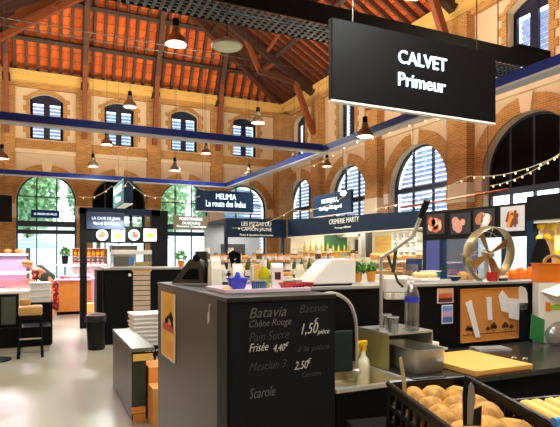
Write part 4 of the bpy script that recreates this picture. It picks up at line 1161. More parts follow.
for q, s in ((.12, 1), (.19, .8), (.45, .7), (.55, 1.15), (.76, 1.1), (.87, .75)):
    bb = B(); bb.box(w*q-.003*s, -.0135, h*.14, w*q+.003*s, -.0121, h*.2)
    for dx, dz, r in ((0, .25, .022), (-.018, .22, .016), (.018, .22, .016)):
        bb.lathe([(0, 0), (r*s, 0), (r*s, .0012), (0, .0012)], (w*q+dx*s, -.0122, h*.15+(dz-.13)*h*.8*s+.01), 12, M=Matrix.Rotation(PI/2, 4, 'X'))
    bb.build('tree_print', mt, t)
B().box(w*.03, -.0135, h*.135, w*.95, -.0121, h*.15).build('ground_print', mt, t)
flat('paper_strip', 'long curled receipt strip pinned at the left of the cork board', 'paper', [(465, 303), (471, 300), (480, 337), (475.5, 338)], M_paper, YP-.0125)
flat('paper_strip', 'narrow upright receipt strip pinned at the middle of the cork board', 'paper', [(486, 297), (491, 297), (492, 320), (487.5, 320)], M_paper, YP-.0125)
flat('paper_note', 'folded white note pinned highest on the cork board', 'paper', [(502, 290), (509, 299), (509, 313), (501, 311), (498, 296)], M_paper, YP-.0125)
flat('paper_note', 'square white note pinned over the cork board edge', 'paper', [(508.5, 298), (519, 299), (518.5, 320), (508.5, 318)], M_paper, YP-.017)
pr = [(515, 303), (515, 291), (517, 287.5), (521, 286), (525, 288), (527, 293), (527.5, 303)]
flat('round_card', 'white round topped card stuck beside the cork board', 'card', pr, M_white, YP, .002)
def photo(label, x0, y0, x1, y1, ms):
    a = ony(x0, y1, YP); b2 = ony(x1, y0, YP)
    t = thing('photo_print', label, 'photo', (a.x, YP-.001, a.z)); w, h = b2.x-a.x, b2.z-a.z
    B().box(0, -.003, 0, w, 0, h).build('border', M_paper, t)
    for i, m in enumerate(ms): B().box(w*.06, -.0045, h*(.06+.88*i/len(ms)), w*.94, -.003, h*(.06+.88*(i+1)/len(ms))-.0001).build('image_band', m, t)
photo('sunset photo stuck on the black panel beside the water bottle', 437, 288, 453, 303.5, [mat('ph_dark', (92, 50, 44), .5, var=.5, scale=40), mat('ph_or', (226, 110, 60), .5, var=.4, scale=30), mat('ph_sky', (240, 190, 150), .5, var=.2, scale=20)])
photo('blue sea photo stuck under the sunset photo', 441.5, 304.5, 452.5, 324, [mat('ph_blue', (70, 110, 190), .5, var=.4, scale=30), mat('ph_pk', (196, 160, 190), .5, var=.3, scale=30), mat('ph_bl2', (110, 150, 220), .5, var=.3, scale=30)])

# --- things on the ledge
q = ony(307, 288, YP+.1); q2 = ony(353, 288, YP+.1)
t = thing('till_terminal', 'white sloped till terminal seen from behind on the ledge', 'till', (q.x, YP+.06, LZ))
w = q2.x-q.x
prof = [(0, 0.012), (w*.02, .03), (w*.40, .168), (w*.45, .178), (w*.5, .182), (w*.97, .188), (w, .175), (w, 0.012)]
bb = B().prism([(x, 0, z) for x, z in prof], (0, .2, 0)); bmesh.ops.bevel(bb.bm, geom=[e for e in bb.bm.edges], offset=.008, segments=2, affect='EDGES')
bb.build('housing', M_white, t, True)
B().box(.03, .02, 0, w-.02, .18, .012).build('base', M_blackm, t)
plant('small green herb in a yellow pot next to the till terminal', ony(358, 283, 3.5)*1 - Vector((0, 0, ony(358, 283, 3.5).z-LZ)), .034, .07, .06, M_terra, 8, .03)
plant('pale leaved herb in the yellow pot nearer the lever press', ony(371, 283, 3.5)*1 - Vector((0, 0, ony(371, 283, 3.5).z-LZ)), .04, .08, .05, M_terra, 9, .025)
# fan
pc = at(489, 254, 4.3)
fd = Vector((.25, -1, 0.05)).normalized()
t = thing('desk_fan', 'brass drum fan with wide hoop standing on the ledge', 'fan', (pc.x, pc.y, LZ), 0)
cz = pc.z-LZ; ax = (Vector((CA, -SA, 0))*.33-Vector((SA, CA, 0))*.9-Vector((0,0,.16))).normalized()
MF = ax.to_track_quat('Z', 'Y').to_matrix().to_4x4()
RF = .226
B().lathe([(RF, -.05), (RF*1.015, -.045), (RF*1.015, .045), (RF, .05), (RF*.985, .045), (RF*.985, -.045), (RF, -.05)], (0, 0, cz), 48, cap=False, M=MF).build('hoop', M_gold, t, True)
for k in range(4):
    bb = B(); a = k*PI/2+.55; prof = []
    for s, wd, tw in ((.02, .012, .6), (.09, .026, .5), (.16, .034, .42), (.205, .03, .36)):
        u = Vector((math.cos(a), math.sin(a), 0)); v = Vector((-math.sin(a), math.cos(a), 0))*math.cos(tw)+Vector((0, 0, 1))*math.sin(tw)
        n_ = u.cross(v)*.003
        prof.append([MF @ (u*s+v*wd*e+n_*g)+Vector((0, 0, cz)) for e, g in ((-1, -1), (1, -1), (1, 1), (-1, 1))])
    bb.rings(prof); bb.build('blade', mat('blade_wood', (170, 122, 66), .4, .2), t)
B().lathe([(0, -.06), (.03, -.06), (.03, .0), (.024, .03), (.012, .05), (0, .055)], (0, 0, cz), 18, M=MF).build('motor_hub', M_gold, t, True)
wb = B()
for rr_ in (.07, .13, .18):
    pts = [MF @ Vector((rr_*math.cos(i*PI/14), rr_*math.sin(i*PI/14), -.065))+Vector((0, 0, cz)) for i in range(29)]; wb.tube(pts, .002, 5)
for k in range(6):
    a = k*PI/3+.2; wb.tube([MF @ Vector((.04*math.cos(a), .04*math.sin(a), -.055))+Vector((0, 0, cz)), MF @ Vector((RF*math.cos(a), RF*math.sin(a), -.065))+Vector((0, 0, cz))], .0025, 5)
wb.build('guard', M_steel, t)
s0 = MF @ Vector((0, 0, -.03))
B().tube([(s0.x, s0.y, .012), (s0.x, s0.y, cz)], .022, 10, .016).build('stand', M_steel, t)
B().lathe([(0, 0), (.1, 0), (.095, .012), (.03, .02), (0, .02)], (s0.x, s0.y, 0), 24).build('foot', M_steel, t, True)
q = at(508, 282, 4.1)
t = thing('red_mug', 'red mug on the ledge beside the brass fan', 'mug', (q.x, 3.12, LZ))
B().lathe([(.042, 0), (.045, .004), (.045, .075), (.041, .075), (.04, .01), (0, .01)], n=20).build('cup', M_red, t, True)
B().tube([(.044, 0, .06), (.065, 0, .055), (.068, 0, .03), (.044, 0, .016)], .006, 8).build('handle', M_red, t)
t = thing('white_brush', 'pale brush with dark bristles lying beside the red mug', 'brush', (q.x+.13, 3.13, LZ), .2)
B().box(-.06, -.015, .02, .06, .015, .04, .006).build('handle', M_cream, t); B().box(-.055, -.013, 0, .05, .013, .02).build('bristle', M_greyd, t)
for k, (px, hgt, lb) in enumerate(((497, .075, 'orange paper bag beside the fan stand'), (505, .085, 'orange paper bag behind the red mug'), (514, .1, 'orange paper bag standing between mug and brush'), (524, .11, 'tall orange paper bag at the ledge end'))):
    q = ony(px, 282, 3.42); bag(lb, (q.x-.06, 3.3, LZ), .1, .06, hgt, M_orange, .1*k)
for k, (px, hgt) in enumerate(((462, .07), (468, .055), (474, .06))):
    q = ony(px, 282, 3.45); bag(('dark amber bag leftmost behind the fan hoop', 'small amber bag in the middle behind the fan hoop', 'amber bag nearest the fan stand')[k], (q.x, 3.45, LZ), .07, .05, hgt, M_bread, .2*k)
t = thing('orange_bin', 'long orange storage tub on the white cartons', 'tub', (3.665, 2.93, 1.377), -.35)
B().box(0, 0, 0, .5, .1, .012).box(0, 0, .012, .5, .012, .15).box(0, .088, .012, .5, .1, .15).box(0, .012, .012, .012, .088, .15).box(.488, .012, .012, .5, .088, .15).build('tub_body', M_orange, t)
B().box(-.01, -.01, .15, .51, .11, .157).build('lid', M_orange, t)
ta = [(.16+.08*math.cos(a), .05, .157+.06*math.sin(a)) for a in [PI*i/14 for i in range(15)]]
B().tube(ta, .014, 8).build('carry_handle', M_gold, t)
# blue bowl left of fan
q = ony(455, 283, 3.3)
t = thing('blue_bowl', 'dark blue bowl on the ledge left of the fan', 'bowl', (q.x, 3.3, LZ))
B().lathe([(.025, 0), (.03, .006), (.06, .04), (.056, .04), (.026, .01), (0, .01)], n=20).build('bowl_body', M_tin, t, True); B().lathe([(.0605, .037), (.061, .043), (.056, .043)], n=20, cap=False).build('rim', M_white, t, True)

q = ony(448, 283, 3.2)
t = thing('teal_tub', 'teal plastic tub on the ledge between bottle and fan', 'tub', (q.x-.06, 3.36, LZ))
B().box(0, 0, 0, .13, .1, .075, .006).build('tub_body', mat('teal_plastic', (20, 110, 140), .4), t); B().box(-.005, -.005, .075, .135, .105, .083).build('rim', M_white, t)
q = ony(433, 283, 3.2)
t = thing('white_punnet', 'white punnet of pale rolls on the ledge behind the water bottle', 'punnet', (q.x-.08, 3.25, LZ))
B().box(0, 0, 0, .2, .14, .03, .006).build('punnet_base', M_white, t)
bb = B()
for k in range(6): bb.ball((.035+.065*(k % 3), .04+.06*(k//3), .05), .035, .03, .028, 10)
bb.build('rolls', M_cheese, t, True)['kind'] = 'stuff'
# cartons and bags at right of the panel
t = thing('bag_dispenser', 'white carton dispenser with a yellow green label at the panel end', 'dispenser', (3.665, 2.93, .886), -.35)
B().box(0, 0, 0, .5, .09, .49, .006).build('carton', M_white, t)
B().prism([(.02, -.002, .42), (.12, -.06, .38), (.24, -.05, .46), (.22, -.002, .49)], (0, .004, 0)).build('open_flap', M_white, t)
B().box(.1, -.004, .27, .5, -.001, .31).build('label_band', mat('lime', (150, 200, 40), .5), t); B().box(.06, -.004, .26, .1, -.001, .33).build('label_logo', M_orange, t)
t = tag(B().box(0, 0, 0, .16, .006, .2, .002, Matrix.Rotation(.35, 4, 'Y') @ Matrix.Rotation(-.2, 4, 'X')).build('green_folder', mat('green_folder', (20, 110, 44), .4, var=.2), None), 'green plastic folder leaning against the white carton', 'folder')
t.location = (3.46, 2.84, .95)
rs = random.Random(4)
o = B().ball((0, 0, .09), .12, .08, .09, 16, jit=.1, rnd=rs).build('plastic_bag', glass('bag_plastic', (225, 232, 236), .2, .12), None, False)
tag(o, 'crumpled clear plastic bag on the worktop under the carton', 'bag'); o.location = (3.72, 2.78, .886)
o = B().box(0, 0, 0, .09, .05, .05, .01).build('film_pack', M_clear); tag(o, 'clear film pack stuck above the green folder', 'film pack'); o.location = (3.53, 2.995, 1.15)
# ------------------------------------------------------------------ produce crates in the foreground
t0 = math.atan2(-.171, 1.022)
cr_o = Vector((1.19, 1.60, 1.115)); 
ex = Vector((math.cos(t0), math.sin(t0), 0)); ey = Vector((-math.sin(t0), math.cos(t0), .104)).normalized(); 
def crate_matrix(origin):
    ez = ex.cross(ey); M = Matrix(((ex.x, ey.x, ez.x, 0), (ex.y, ey.y, ez.y, 0), (ex.z, ey.z, ez.z, 0), (0, 0, 0, 1))); M.translation = origin; return M
CW, CD, CH = .345, .56, .17
org = cr_o-ey*CD-(ex.cross(ey))*CH
MC = crate_matrix(org)
t = thing('produce_crate', 'black plastic crate heaped with yellow potatoes', 'crate', org)
t.matrix_world = MC
crate_mesh(CW, CD, CH).build('basket', M_plblack, t)
rim = B()
for a, e in (((0, 0), (CW, 0)), ((CW, 0), (CW, CD)), ((CW, CD), (0, CD)), ((0, CD), (0, 0))): rim.tube([(a[0], a[1], CH), (e[0], e[1], CH)], .011, 8)
rim.build('rim', M_plblack, t, True)
B().box(CW*.3, CD-.005, CH*.75, CW*.7, CD+.012, CH+.012).build('handle', M_plblack, t)
rp_ = random.Random(21); PT = []
for k in range(4):
    o = B().ball((0, 0, 0), (.078, .066, .084, .07)[k], (.046, .05, .044, .046)[k], .042, 20, jit=.06, rnd=rp_).build('potato', M_potato, None, True); PT.append(o)
cnt = 0
for layer, zz in ((0, .056), (1, .125)):
    for i in range(3):
        for j in range(5):
            u = .07+i*.103+rp_.uniform(-.012, .012)+(.02 if j % 2 else -.01); v = .065+j*.107+rp_.uniform(-.014, .014)+(.03 if layer else 0)
            if layer and v > CD-.06: v = CD-.065
            o = PT[cnt] if cnt < 4 else PT[rp_.randrange(4)].copy()
            if cnt >= 4: C.objects.link(o)
            tag(o, 'yellow potato heaped in the black produce crate', 'potato', 'potatoes in the black produce crate')
            o.matrix_world = MC @ Matrix.Translation((min(max(u, .085), CW-.085), v, zz)) @ Matrix.Rotation(rp_.uniform(-.3, .3), 4, 'X') @ Matrix.Rotation(rp_.uniform(.5, 2.4), 4, 'Z')
            cnt += 1
# price tag on a dark clip
pt = at(470, 425, 1.42)
t = thing('price_tag', 'rounded grey price tag on a black clip in the potatoes', 'price tag', pt)
def flatp(pts, Z, th, m, name):
    P = [at(x, y, Z)-pt for x, y in pts]
    return B().prism(P, Vector((SA, CA, 0))*th).build(name, m, t)
flatp([(467.5, 425), (468, 400), (469, 386), (471.5, 382.5), (474, 386), (475.5, 398), (474, 410), (472.5, 425)], 1.42, .004, M_greyl, 'tag_plate')
flatp([(463.5, 426), (463, 395), (465.5, 375), (469, 384), (468.5, 400), (474, 410), (482, 406), (481, 426)], 1.43, .006, M_plblack, 'clip')
t = thing('plastic_tag', 'thin translucent plastic strip standing at the crate corner', 'strip', at(405, 396, 1.86))
P = [at(x, y, 1.86)-Vector(t.location) for x, y in ((399, 358), (402, 357), (406, 380), (407, 396), (403, 396), (402, 380))]
B().prism(P, Vector((SA, CA, 0))*.003).build('strip_body', mat('straw_plastic', (190, 178, 120), .3), t)
# right hand crate with long yellow roots
org2 = org+ex*(CW+.05)+ey*.0
MC2 = crate_matrix(org2+Vector((0, 0, .0)))
t = thing('produce_crate', 'black crate of long yellow roots beside the potato crate', 'crate', org2); t.matrix_world = MC2
crate_mesh(.5, .4, .14).build('basket', M_plblack, t)
rt0 = None
for k in range(9):
    if k == 0:
        rt0 = B().lathe([(.006, -.178), (.014, -.15), (.02, -.05), (.024, .09), (.022, .14), (.01, .162), (0, .165)], n=12, M=Matrix.Rotation(-PI/2, 4, 'X')).build('yellow_root', M_root, None, True); o = rt0
    else: o = rt0.copy(); C.objects.link(o)
    tag(o, 'long yellow root lying in the second black crate', 'root vegetable', 'yellow roots in the second black crate')
    o.matrix_world = MC2 @ Matrix.Translation((.045+k*.051, .207, .135)) @ Matrix.Rotation(.05*math.sin(k*2.1), 4, 'Z')
for k in range(9):
    o = rt0.copy(); C.objects.link(o); o.matrix_world = MC2 @ Matrix.Translation((.045+k*.051, .207, .085)) @ Matrix.Rotation(.05*math.sin(k*1.3), 4, 'Z')
    tag(o, 'long yellow root lying in the second black crate', 'root vegetable', 'yellow roots in the second black crate')
for k in range(9):
    o = rt0.copy(); C.objects.link(o); o.matrix_world = MC2 @ Matrix.Translation((.045+k*.051, .207, .036)) @ Matrix.Rotation(.05*math.sin(k*1.7), 4, 'Z')
    tag(o, 'long yellow root lying in the second black crate', 'root vegetable', 'yellow roots in the second black crate')
bl = at(547, 423, 1.36)
t = thing('blue_crate', 'bright blue plastic crate edge in front of the yellow roots', 'crate', bl-Vector((0, .14, .155)), t0)
crate_mesh(.4, .14, .15).build('basket', mat('blue_crate', (70, 140, 210), .4), t); B().tube([(0, .14, .155), (.4, .14, .155)], .012, 8).build('rim', MATS['blue_crate'], t, True)
# display trestle carrying the crates
zt0 = org.z
t = thing('produce_trestle', 'black sloping trestle under the produce crates', 'trestle', org); t.matrix_world = MC
B().box(-.12, -.02, -.03, .95, .66, -.004).build('top', M_blackm, t)
for (u, v) in ((-.1, 0), (.92, 0), (-.1, .6), (.92, .6)):
    wp = MC @ Vector((u, v, -.03)); lo = MC.inverted() @ Vector((wp.x, wp.y, 0.0))
    B().beam((u, v, -.03), lo, .04, .04, up=(0, 1, 0)).build('leg', M_blackm, t)
q = at(375, 424, 2.0)
o = B().ball((0, 0, 0), .045, .032, .03, 14, jit=.04, rnd=rp_).build('sweet_potato', M_orange, None, True); tag(o, 'single orange vegetable lying outside the potato crate', 'vegetable')
o.location = MC @ Vector((-.065, .38, .03))

# ------------------------------------------------------------------ middle product counter behind the chalkboard counter
mcx, mcy = 1.95, 6.4
t = thing('product_counter', 'long dark product counter with a raised shelf in mid hall', 'counter', (mcx, mcy, 0))
B().box(0, 0, 0, 2.3, .8, 1.24, .004).build('body', M_greyd, t); B().box(-.03, -.04, 1.24, 2.33, .84, 1.27, .004).build('top', M_cream, t)
B().box(0, .45, 1.485, 2.3, .75, 1.5).build('raised_shelf', M_clear, t)
for xx in (.02, .76, 1.5, 2.26): B().box(xx, .58, 1.27, xx+.02, .62, 1.485).build('shelf_post', M_steel, t)
kinds = []
def lab(m, g): return m
kinds.append(jar('white_canister', 'white canister on the mid hall product counter', 'canister', 'white canisters on the product counter', .045, .2, M_white, M_cream, mat('lab_brown', (120, 84, 56), .6)))
kinds.append(bag('cream flour bag on the mid hall product counter', (0, 0, 0), .11, .07, .2, M_cream, grp='flour bags on the product counter', name='flour_bag'))
kinds.append(jar('honey_jar', 'amber honey jar on the mid hall product counter', 'jar', 'honey jars on the product counter', .04, .13, M_terra, M_gold, M_paper))
tt = thing('wine_bottle', 'dark green wine bottle on the mid hall product counter', 'bottle', (0, 0, 0), 0, 'wine bottles on the product counter')
B().lathe([(.036, 0), (.037, .01), (.037, .17), (.03, .2), (.014, .23), (.013, .28), (0, .28)], n=14).build('bottle_body', mat('green_glass', (60, 90, 40), .1), tt, True); B().lathe([(.0375, .05), (.0375, .13)], n=14, cap=False).build('paper_label', M_cream, tt, True); B().lathe([(.0145, .24), (.0145, .285), (0, .285)], n=10).build('capsule', M_gold, tt, True)
kinds.append(tt)
tt = thing('bread_bag', 'bread roll in its paper on the mid hall product counter', 'bread', (0, 0, 0), 0, 'bread rolls on the product counter')
B().ball((0, 0, .05), .08, .055, .05, 12, jit=.03, rnd=rr).build('roll', M_bread, tt, True); B().lathe([(.07, 0), (.085, .03), (.08, .035), (.06, .005), (0, .005)], n=14).build('paper', M_paper, tt, True)
kinds.append(tt)
used = set(); rk = random.Random(31)
for row, yy, z in ((0, .1, 1.271), (1, .3, 1.271), (2, .52, 1.501), (3, .68, 1.501)):
    x = .08
    while x < 2.2:
        k = rk.randrange(5) if row < 2 else rk.choice((0, 2, 2, 4, 4))
        p = (mcx+x, mcy+yy+rk.uniform(-.02, .02), z)
        if k in used: dup(kinds[k], p, rk.uniform(-.3, .3))
        else: kinds[k].location = p; used.add(k)
        x += (.115, .14, .105, .1, .19)[k]+rk.uniform(0, .01)
# ------------------------------------------------------------------ pizza stall (far) and dairy stall
YP2 = 15.6
a = ony(226, 238, YP2); b2 = ony(288, 238, YP2)
t = thing('pizza_stall', 'navy fronted stall reading LES PIZZAS DU CAMION JAUNE', 'stall', (a.x, YP2, 0))
w = 7.45-a.x
B().box(0, 0, 2.17, w, .1, 2.78).build('fascia', M_navy, t)
for xx in (0, w-.12): B().box(xx, 0.1, 0, xx+.1, .2, 2.75).build('post', M_navy, t)
B().box(0, .05, 0, w, .9, 1.1).build('counter_body', M_greyd, t); B().box(0, 0, 1.1, w, .95, 1.14).build('counter_top', M_cream, t)
B().box(.05, .1, 1.14, w-.1, .11, 1.5).build('glass_screen', M_clear, t)
B().box(0, 2.3, 0, w, 2.4, 2.7).build('back_wall', mat('stall_grey', (120, 124, 130), .6), t); B().box(.6, 2.25, 1.35, w-.6, 2.29, 2.0).build('menu_board', M_greyd, t)
B().box(0, .1, 2.7, w, 2.4, 2.76).build('stall_roof', M_greyd, t)
for s, y0, y1, x0, x1 in (('LES PIZZAS DU', 222, 226, 241.5, 271), ('CAMION JAUNE', 227.5, 232, 241.5, 271.5), ('Pizzas & Spécialités Gourmandes', 234, 236.5, 240, 273)):
    texty(s, x0, y0, x1, y1, YP2, mat('sign_dull', (196, 196, 186), .5, emit=(210, 205, 190), estr=.5), t)
for k, px in enumerate((248, 272)):
    q = ony(px, 244, YP2+.3)
    o = thing('stall_tube_lamp', ('blue white tube lamp under the pizza fascia nearest the pillar', 'blue white tube lamp under the pizza fascia nearest the dairy stall')[k], 'lamp', (q.x, q.y, 2.45))
    B().box(-.3, -.06, 0, .3, .06, .05).build('housing', M_white, o); B().box(-.28, -.05, -.02, .28, .05, 0).build('tube', lamp_mat('bluetube', (190, 220, 255), 4), o)
    B().tube([(0, 0, .05), (0, 0, .245)], .01, 6).build('stem', M_white, o)
lr = thing('bread_loaf', 'pale loaf on the pizza stall counter', 'bread', (0, 0, 0), 0, 'loaves on the pizza stall')
B().ball((0, 0, .09), .2, .12, .09, 12, jit=.03, rnd=rr).build('crust', M_bread, lr, True); B().ball((0, 0, .13), .1, .05, .06, 10).build('flour_top', M_cream, lr, True)
for k in range(5):
    o = lr if k == 0 else dup(lr, (0, 0, 0)); o.location = (a.x+.35+k*.38, YP2+.5, 1.155)
XD = 7.5
ya = onx(288, 237, XD).y; yb_ = onx(422, 228, XD).y
t = thing('dairy_stall', 'white lit dairy stall under a navy CREMERIE MARTY fascia', 'stall', (XD, yb_, 0))
Ld = YP2-.02-yb_
B().prism([(0, 0, 2.2), (0, 0, 2.56), (0, Ld, 2.79), (0, Ld, 2.2)], (.1, 0, 0)).build('fascia', M_navy, t)
B().box(.0, 0, 2.175, .12, Ld, 2.2).build('fascia_trim', M_cream, t)
B().box(3.0, 0, 0, 3.1, Ld, 2.44).build('back_wall', M_cream, t)
B().box(.1, 0, 2.44, 3.1, Ld, 2.5).build('stall_ceiling', M_white, t); B().box(.1, -.015, 0, 3.1, -.001, 2.5).build('dark_end', M_navy, t)
B().box(.1, Ld-.08, 0, 3.0, Ld, 2.44).build('end_wall', M_cream, t)
B().box(.0, .1, 0, .75, Ld-.2, 1.08).build('counter_body', M_cream, t); B().box(-.03, .1, 1.08, .78, Ld-.2, 1.12).build('counter_top', M_white, t)
B().box(.02, .15, 1.12, .03, Ld-.3, 1.4).build('glass_screen', M_clear, t)
y1 = onx(375, 245, 10.45).y; y2 = onx(397, 245, 10.45).y
sl = B()
for k in range(9): sl.box(2.94, y2-yb_, 1.45+k*.09, 2.995, y1-yb_, 1.45+k*.09+.075)
sl.build('wood_slats', M_wood, t)
y3 = onx(423, 245, 10.45).y
sh = B()
for z in (1.1, 1.4, 1.7, 2.0, 2.3): sh.box(2.7, y3-yb_, z, 2.98, y2-yb_-.05, z+.03)
for k in range(5): sh.box(2.7, y3-yb_+(y2-y3-.08)*k/4, 1.1, 2.98, y3-yb_+(y2-y3-.08)*k/4+.03, 2.33)
sh.build('shelf_unit', M_white, t)
textx('CREMERIE MARTY', 329.5, 222, 358.5, 218.5, XD, M_paper, t) if False else None
def textx2(s, xc, yc, x0, x1, hpx, m):
    A = onx(x0, yc, XD); Bq = onx(x1, yc, XD); c = onx(xc, yc, XD); Zc = (c-Vector((0, 0, H))).dot(Vector((SA, CA, 0)))
    text(s, c+Vector((-.006, 0, 0))-t.location, A.y-Bq.y, hpx/F*Zc, m, t, NX, ext=.004)
textx2('CREMERIE MARTY', 343.5, 220.5, 329, 358.5, 5.2, MATS['sign_dull'])
textx2('Fromage Affineur', 343, 227.5, 335, 351, 2.6, MATS['sign_dull'])
# dairy goods
cw = thing('cheese_round', 'pale cheese wheel on the dairy counter', 'cheese', (0, 0, 0), 0, 'cheese wheels on the dairy counter')
B().lathe([(.1, 0), (.12, .015), (.12, .09), (.1, .1), (0, .1)], n=18).build('rind', M_bread, cw, True); B().lathe([(0, .1), (.1, .1), (.095, .108), (0, .108)], n=18).build('paper_top', M_cheese, cw, True)
n = 0
for k in range(17):
    for jx in range(2):
        p = (XD+.2+jx*.3, yb_+.35+k*.36, 1.121)
        if p[1] > YP2-.6 or abs(p[1]-9.5) < .42: continue
        if n == 0: cw.location = p
        else: dup(cw, p, scale=(1, 1, R.uniform(.8, 2.0)))
        n += 1
tb = jar('storage_tin', 'coloured tin on the white dairy shelves', 'tin', 'tins on the dairy shelves', .06, .2, M_red, M_steel, M_cream)
tb2 = jar('storage_tin', 'grey tin on the white dairy shelves', 'tin', 'grey tins on the dairy shelves', .06, .18, M_steeld, M_greyd, M_white)
n = 0; ww_ = (y2-y3-.08)/4
for i, z in enumerate((1.13, 1.43, 1.73, 2.03)):
    for k in range(4):
        p = (XD+2.82, y3+ww_*(k+.55), z+.001)
        src = (tb, tb2)[(i+k) % 2]
        if n == 0: tb.location = p
        elif n == 1: tb2.location = p
        else: dup(src, p)
        n += 1
db = thing('dairy_bottle', 'small bottle on the shelf at the dairy stall end wall', 'bottle', (0, 0, 0), 0, 'bottles on the dairy end shelf')
B().lathe([(.04, 0), (.042, .15), (.015, .2), (.014, .27), (0, .27)], n=12).build('bottle_body', M_oil, db, True); B().lathe([(.016, .25), (.016, .285), (0, .285)], n=10).build('cap', M_green, db, True)
es = thing('wall_shelf', 'pale shelf with bottles on the dairy stall end wall', 'shelf', (XD+.35, YP2-.4, 1.7))
B().box(0, 0, 0, 2.2, .28, .03).build('board', M_wood, es); B().box(.1, .2, -.15, .14, .28, 0).build('bracket', M_steel, es); B().box(2.0, .2, -.15, 2.04, .28, 0).build('bracket', M_steel, es)
B().box(1.0, .27, .05, 1.9, .29, .6).build('green_board', mat('board_green', (60, 110, 70), .6), es)
for k in range(9):
    p = (XD+.5+k*.22, YP2-.27, 1.731)
    if k == 0: db.location = p
    else: dup(db, p, scale=(1, 1, R.uniform(.8, 1.3)))
cs = thing('cheese_cabinet', 'tiered glass cheese cabinet standing inside the dairy stall', 'cabinet', (XD+1.0, YP2-5.3, 0))
B().box(0, 0, 0, .6, 2.4, .95).build('body', M_cream, cs)
for z in (.95, 1.2, 1.45): B().box(0, 0, z, .6, 2.4, z+.02).build('shelf', M_steel, cs)
for q in (0, 2.37): B().box(0, q, .95, .03, q+.03, 1.45).box(.57, q, .95, .6, q+.03, 1.45).build('post', M_steel, cs)
for z in (.971, 1.221, 1.471):
    for k in range(8): dup(cw, (XD+1.3, YP2-5.15+k*.29, z+.001), scale=(1.1, 1.1, R.uniform(.9, 1.7)), label='pale cheese wheel on the tiered cabinet in the dairy stall', group='cheese wheels on the tiered cabinet')
# hood pipe, orange basket
q = onx(350, 240, 9.4)
t = thing('extractor_pipe', 'grey extractor duct on the dairy stall back wall', 'duct', (9.4, q.y-.2, 2.28))
B().beam((0, .9, 0), (0, -.55, 0), .16, .16).build('duct_run', M_greyl, t); B().beam((0, -.5, 0), (0, -.5, -.75), .16, .16).build('duct_drop', M_greyl, t); B().beam((0, -.9, .05), (0, -.9, -.75), .12, .16).build('duct_dark', M_greyd, t)
q = ony(333, 255, 15.28)
t = thing('wall_basket', 'orange wicker basket on the dairy stall wall', 'basket', (q.x, 15.28, q.z-.1))
B().lathe([(.17, 0), (.22, .16), (.2, .16), (.16, .01), (0, .01)], n=18).build('wicker', M_woodo, t, True); B().lathe([(.215, .15), (.23, .17), (.2, .17)], n=18, cap=False).build('rim', M_woodo, t, True)
t = tag(B().box(0, 0, 0, .42, .02, .5).build('wall_screen', M_steeld), 'dark square screen on the dairy stall wall', 'screen'); t.location = (ony(355, 250, 15.46).x, 15.46, 1.65)
# monitor
q = at(414, 268, 11.9)
t = thing('blue_monitor', 'blue backed monitor standing on the dairy counter', 'monitor', (q.x, q.y, 1.121), -.6)
B().box(-.18, -.02, .12, .18, .02, .4, .01).build('screen', mat('mon_blue', (50, 70, 110), .4), t); B().box(-.03, -.01, .02, .03, .01, .12).build('neck', M_blackm, t); B().box(-.12, -.08, 0, .12, .08, .02).build('foot', M_blackm, t)

# ------------------------------------------------------------------ stall with four food posters, right
ye = 6.1
t = thing('poster_stall', 'black stall front carrying four food posters', 'stall', (XD, ye, 0))
Lp = yb_-.02-ye
B().box(0, 0, 1.92, .1, Lp, 2.5).build('fascia', M_black, t)
for q in (0, .56, Lp-.62, Lp-.1): B().box(.0, q, 0, .1, q+.1, 1.92).build('post', M_navy, t)
B().box(0, Lp-.52, 0, .04, Lp-.12, 1.9).build('blue_door', mat('door_blue', (64, 76, 150), .5), t)
B().lathe([(0, -.03), (.025, -.02), (.025, 0), (0, 0)], (-.0, Lp-.42, 1.0), 10, M=Matrix.Rotation(PI/2, 4, 'Y')).build('door_knob', M_steel, t)
B().box(.05, .1, .9, .06, Lp-.62, 1.92).build('glazing', M_pane, t)
B().box(0, .1, 0, .1, Lp-.6, .9).build('lower_panel', M_navy, t)
B().box(1.6, -1.2, 0, 1.7, Lp, 2.45).build('back_wall', M_white, t)
B().box(.1, 0, 2.46, 1.7, Lp, 2.5).build('stall_roof', M_greyd, t)
def poster(px0, px1, py0, py1, mb, mf, label, seed, shapes='blob'):
    A = onx(px0, (py0+py1)/2+1, XD); Bq = onx(px1, (py0+py1)/2-1, XD); mid = (px0+px1)/2
    zt_ = onx(mid, py0, XD).z; zb_ = onx(mid, py1, XD).z
    t = thing('food_poster', label, 'poster', (XD-.004, A.y, zb_)); w = A.y-Bq.y; h = zt_-zb_
    B().box(-.006, -w, 0, 0, 0, h).build('print_sheet', mb, t)
    rs = random.Random(seed)
    for m in mf:
        bb = B()
        for k in range(9):
            if shapes == 'stick':
                c0 = Vector((-.008-.001*k, -w*rs.uniform(.25, .7), h*rs.uniform(.15, .45))); bb.beam(c0, c0+Vector((0, -w*rs.uniform(-.1, .25), h*rs.uniform(.3, .5))), .05, .003, up=(1, 0, 0))
            else:
                r_ = h*rs.uniform(.14, .25); bb.lathe([(0, 0), (r_, 0), (r_, .003), (0, .003)], (-.007-.001*k, -w*rs.uniform(.25, .75), h*rs.uniform(.25, .7)), 12, M=Matrix.Rotation(-PI/2, 4, 'Y'))
        bb.build('printed_food', m, t)
poster(427, 445, 214, 234, mat('pb1', (60, 40, 44), .5), [mat('pf1', (226, 110, 80), .5, var=.4, scale=20), mat('pf1b', (236, 200, 160), .5, var=.2, scale=20)], 'poster of pink sliced ham nearest the dairy fascia', 41)
poster(451, 471, 213, 234, mat('pb2', (40, 38, 42), .5), [mat('pf2', (214, 160, 140), .5, var=.4, scale=20)], 'poster of hands holding food on a dark ground', 42)
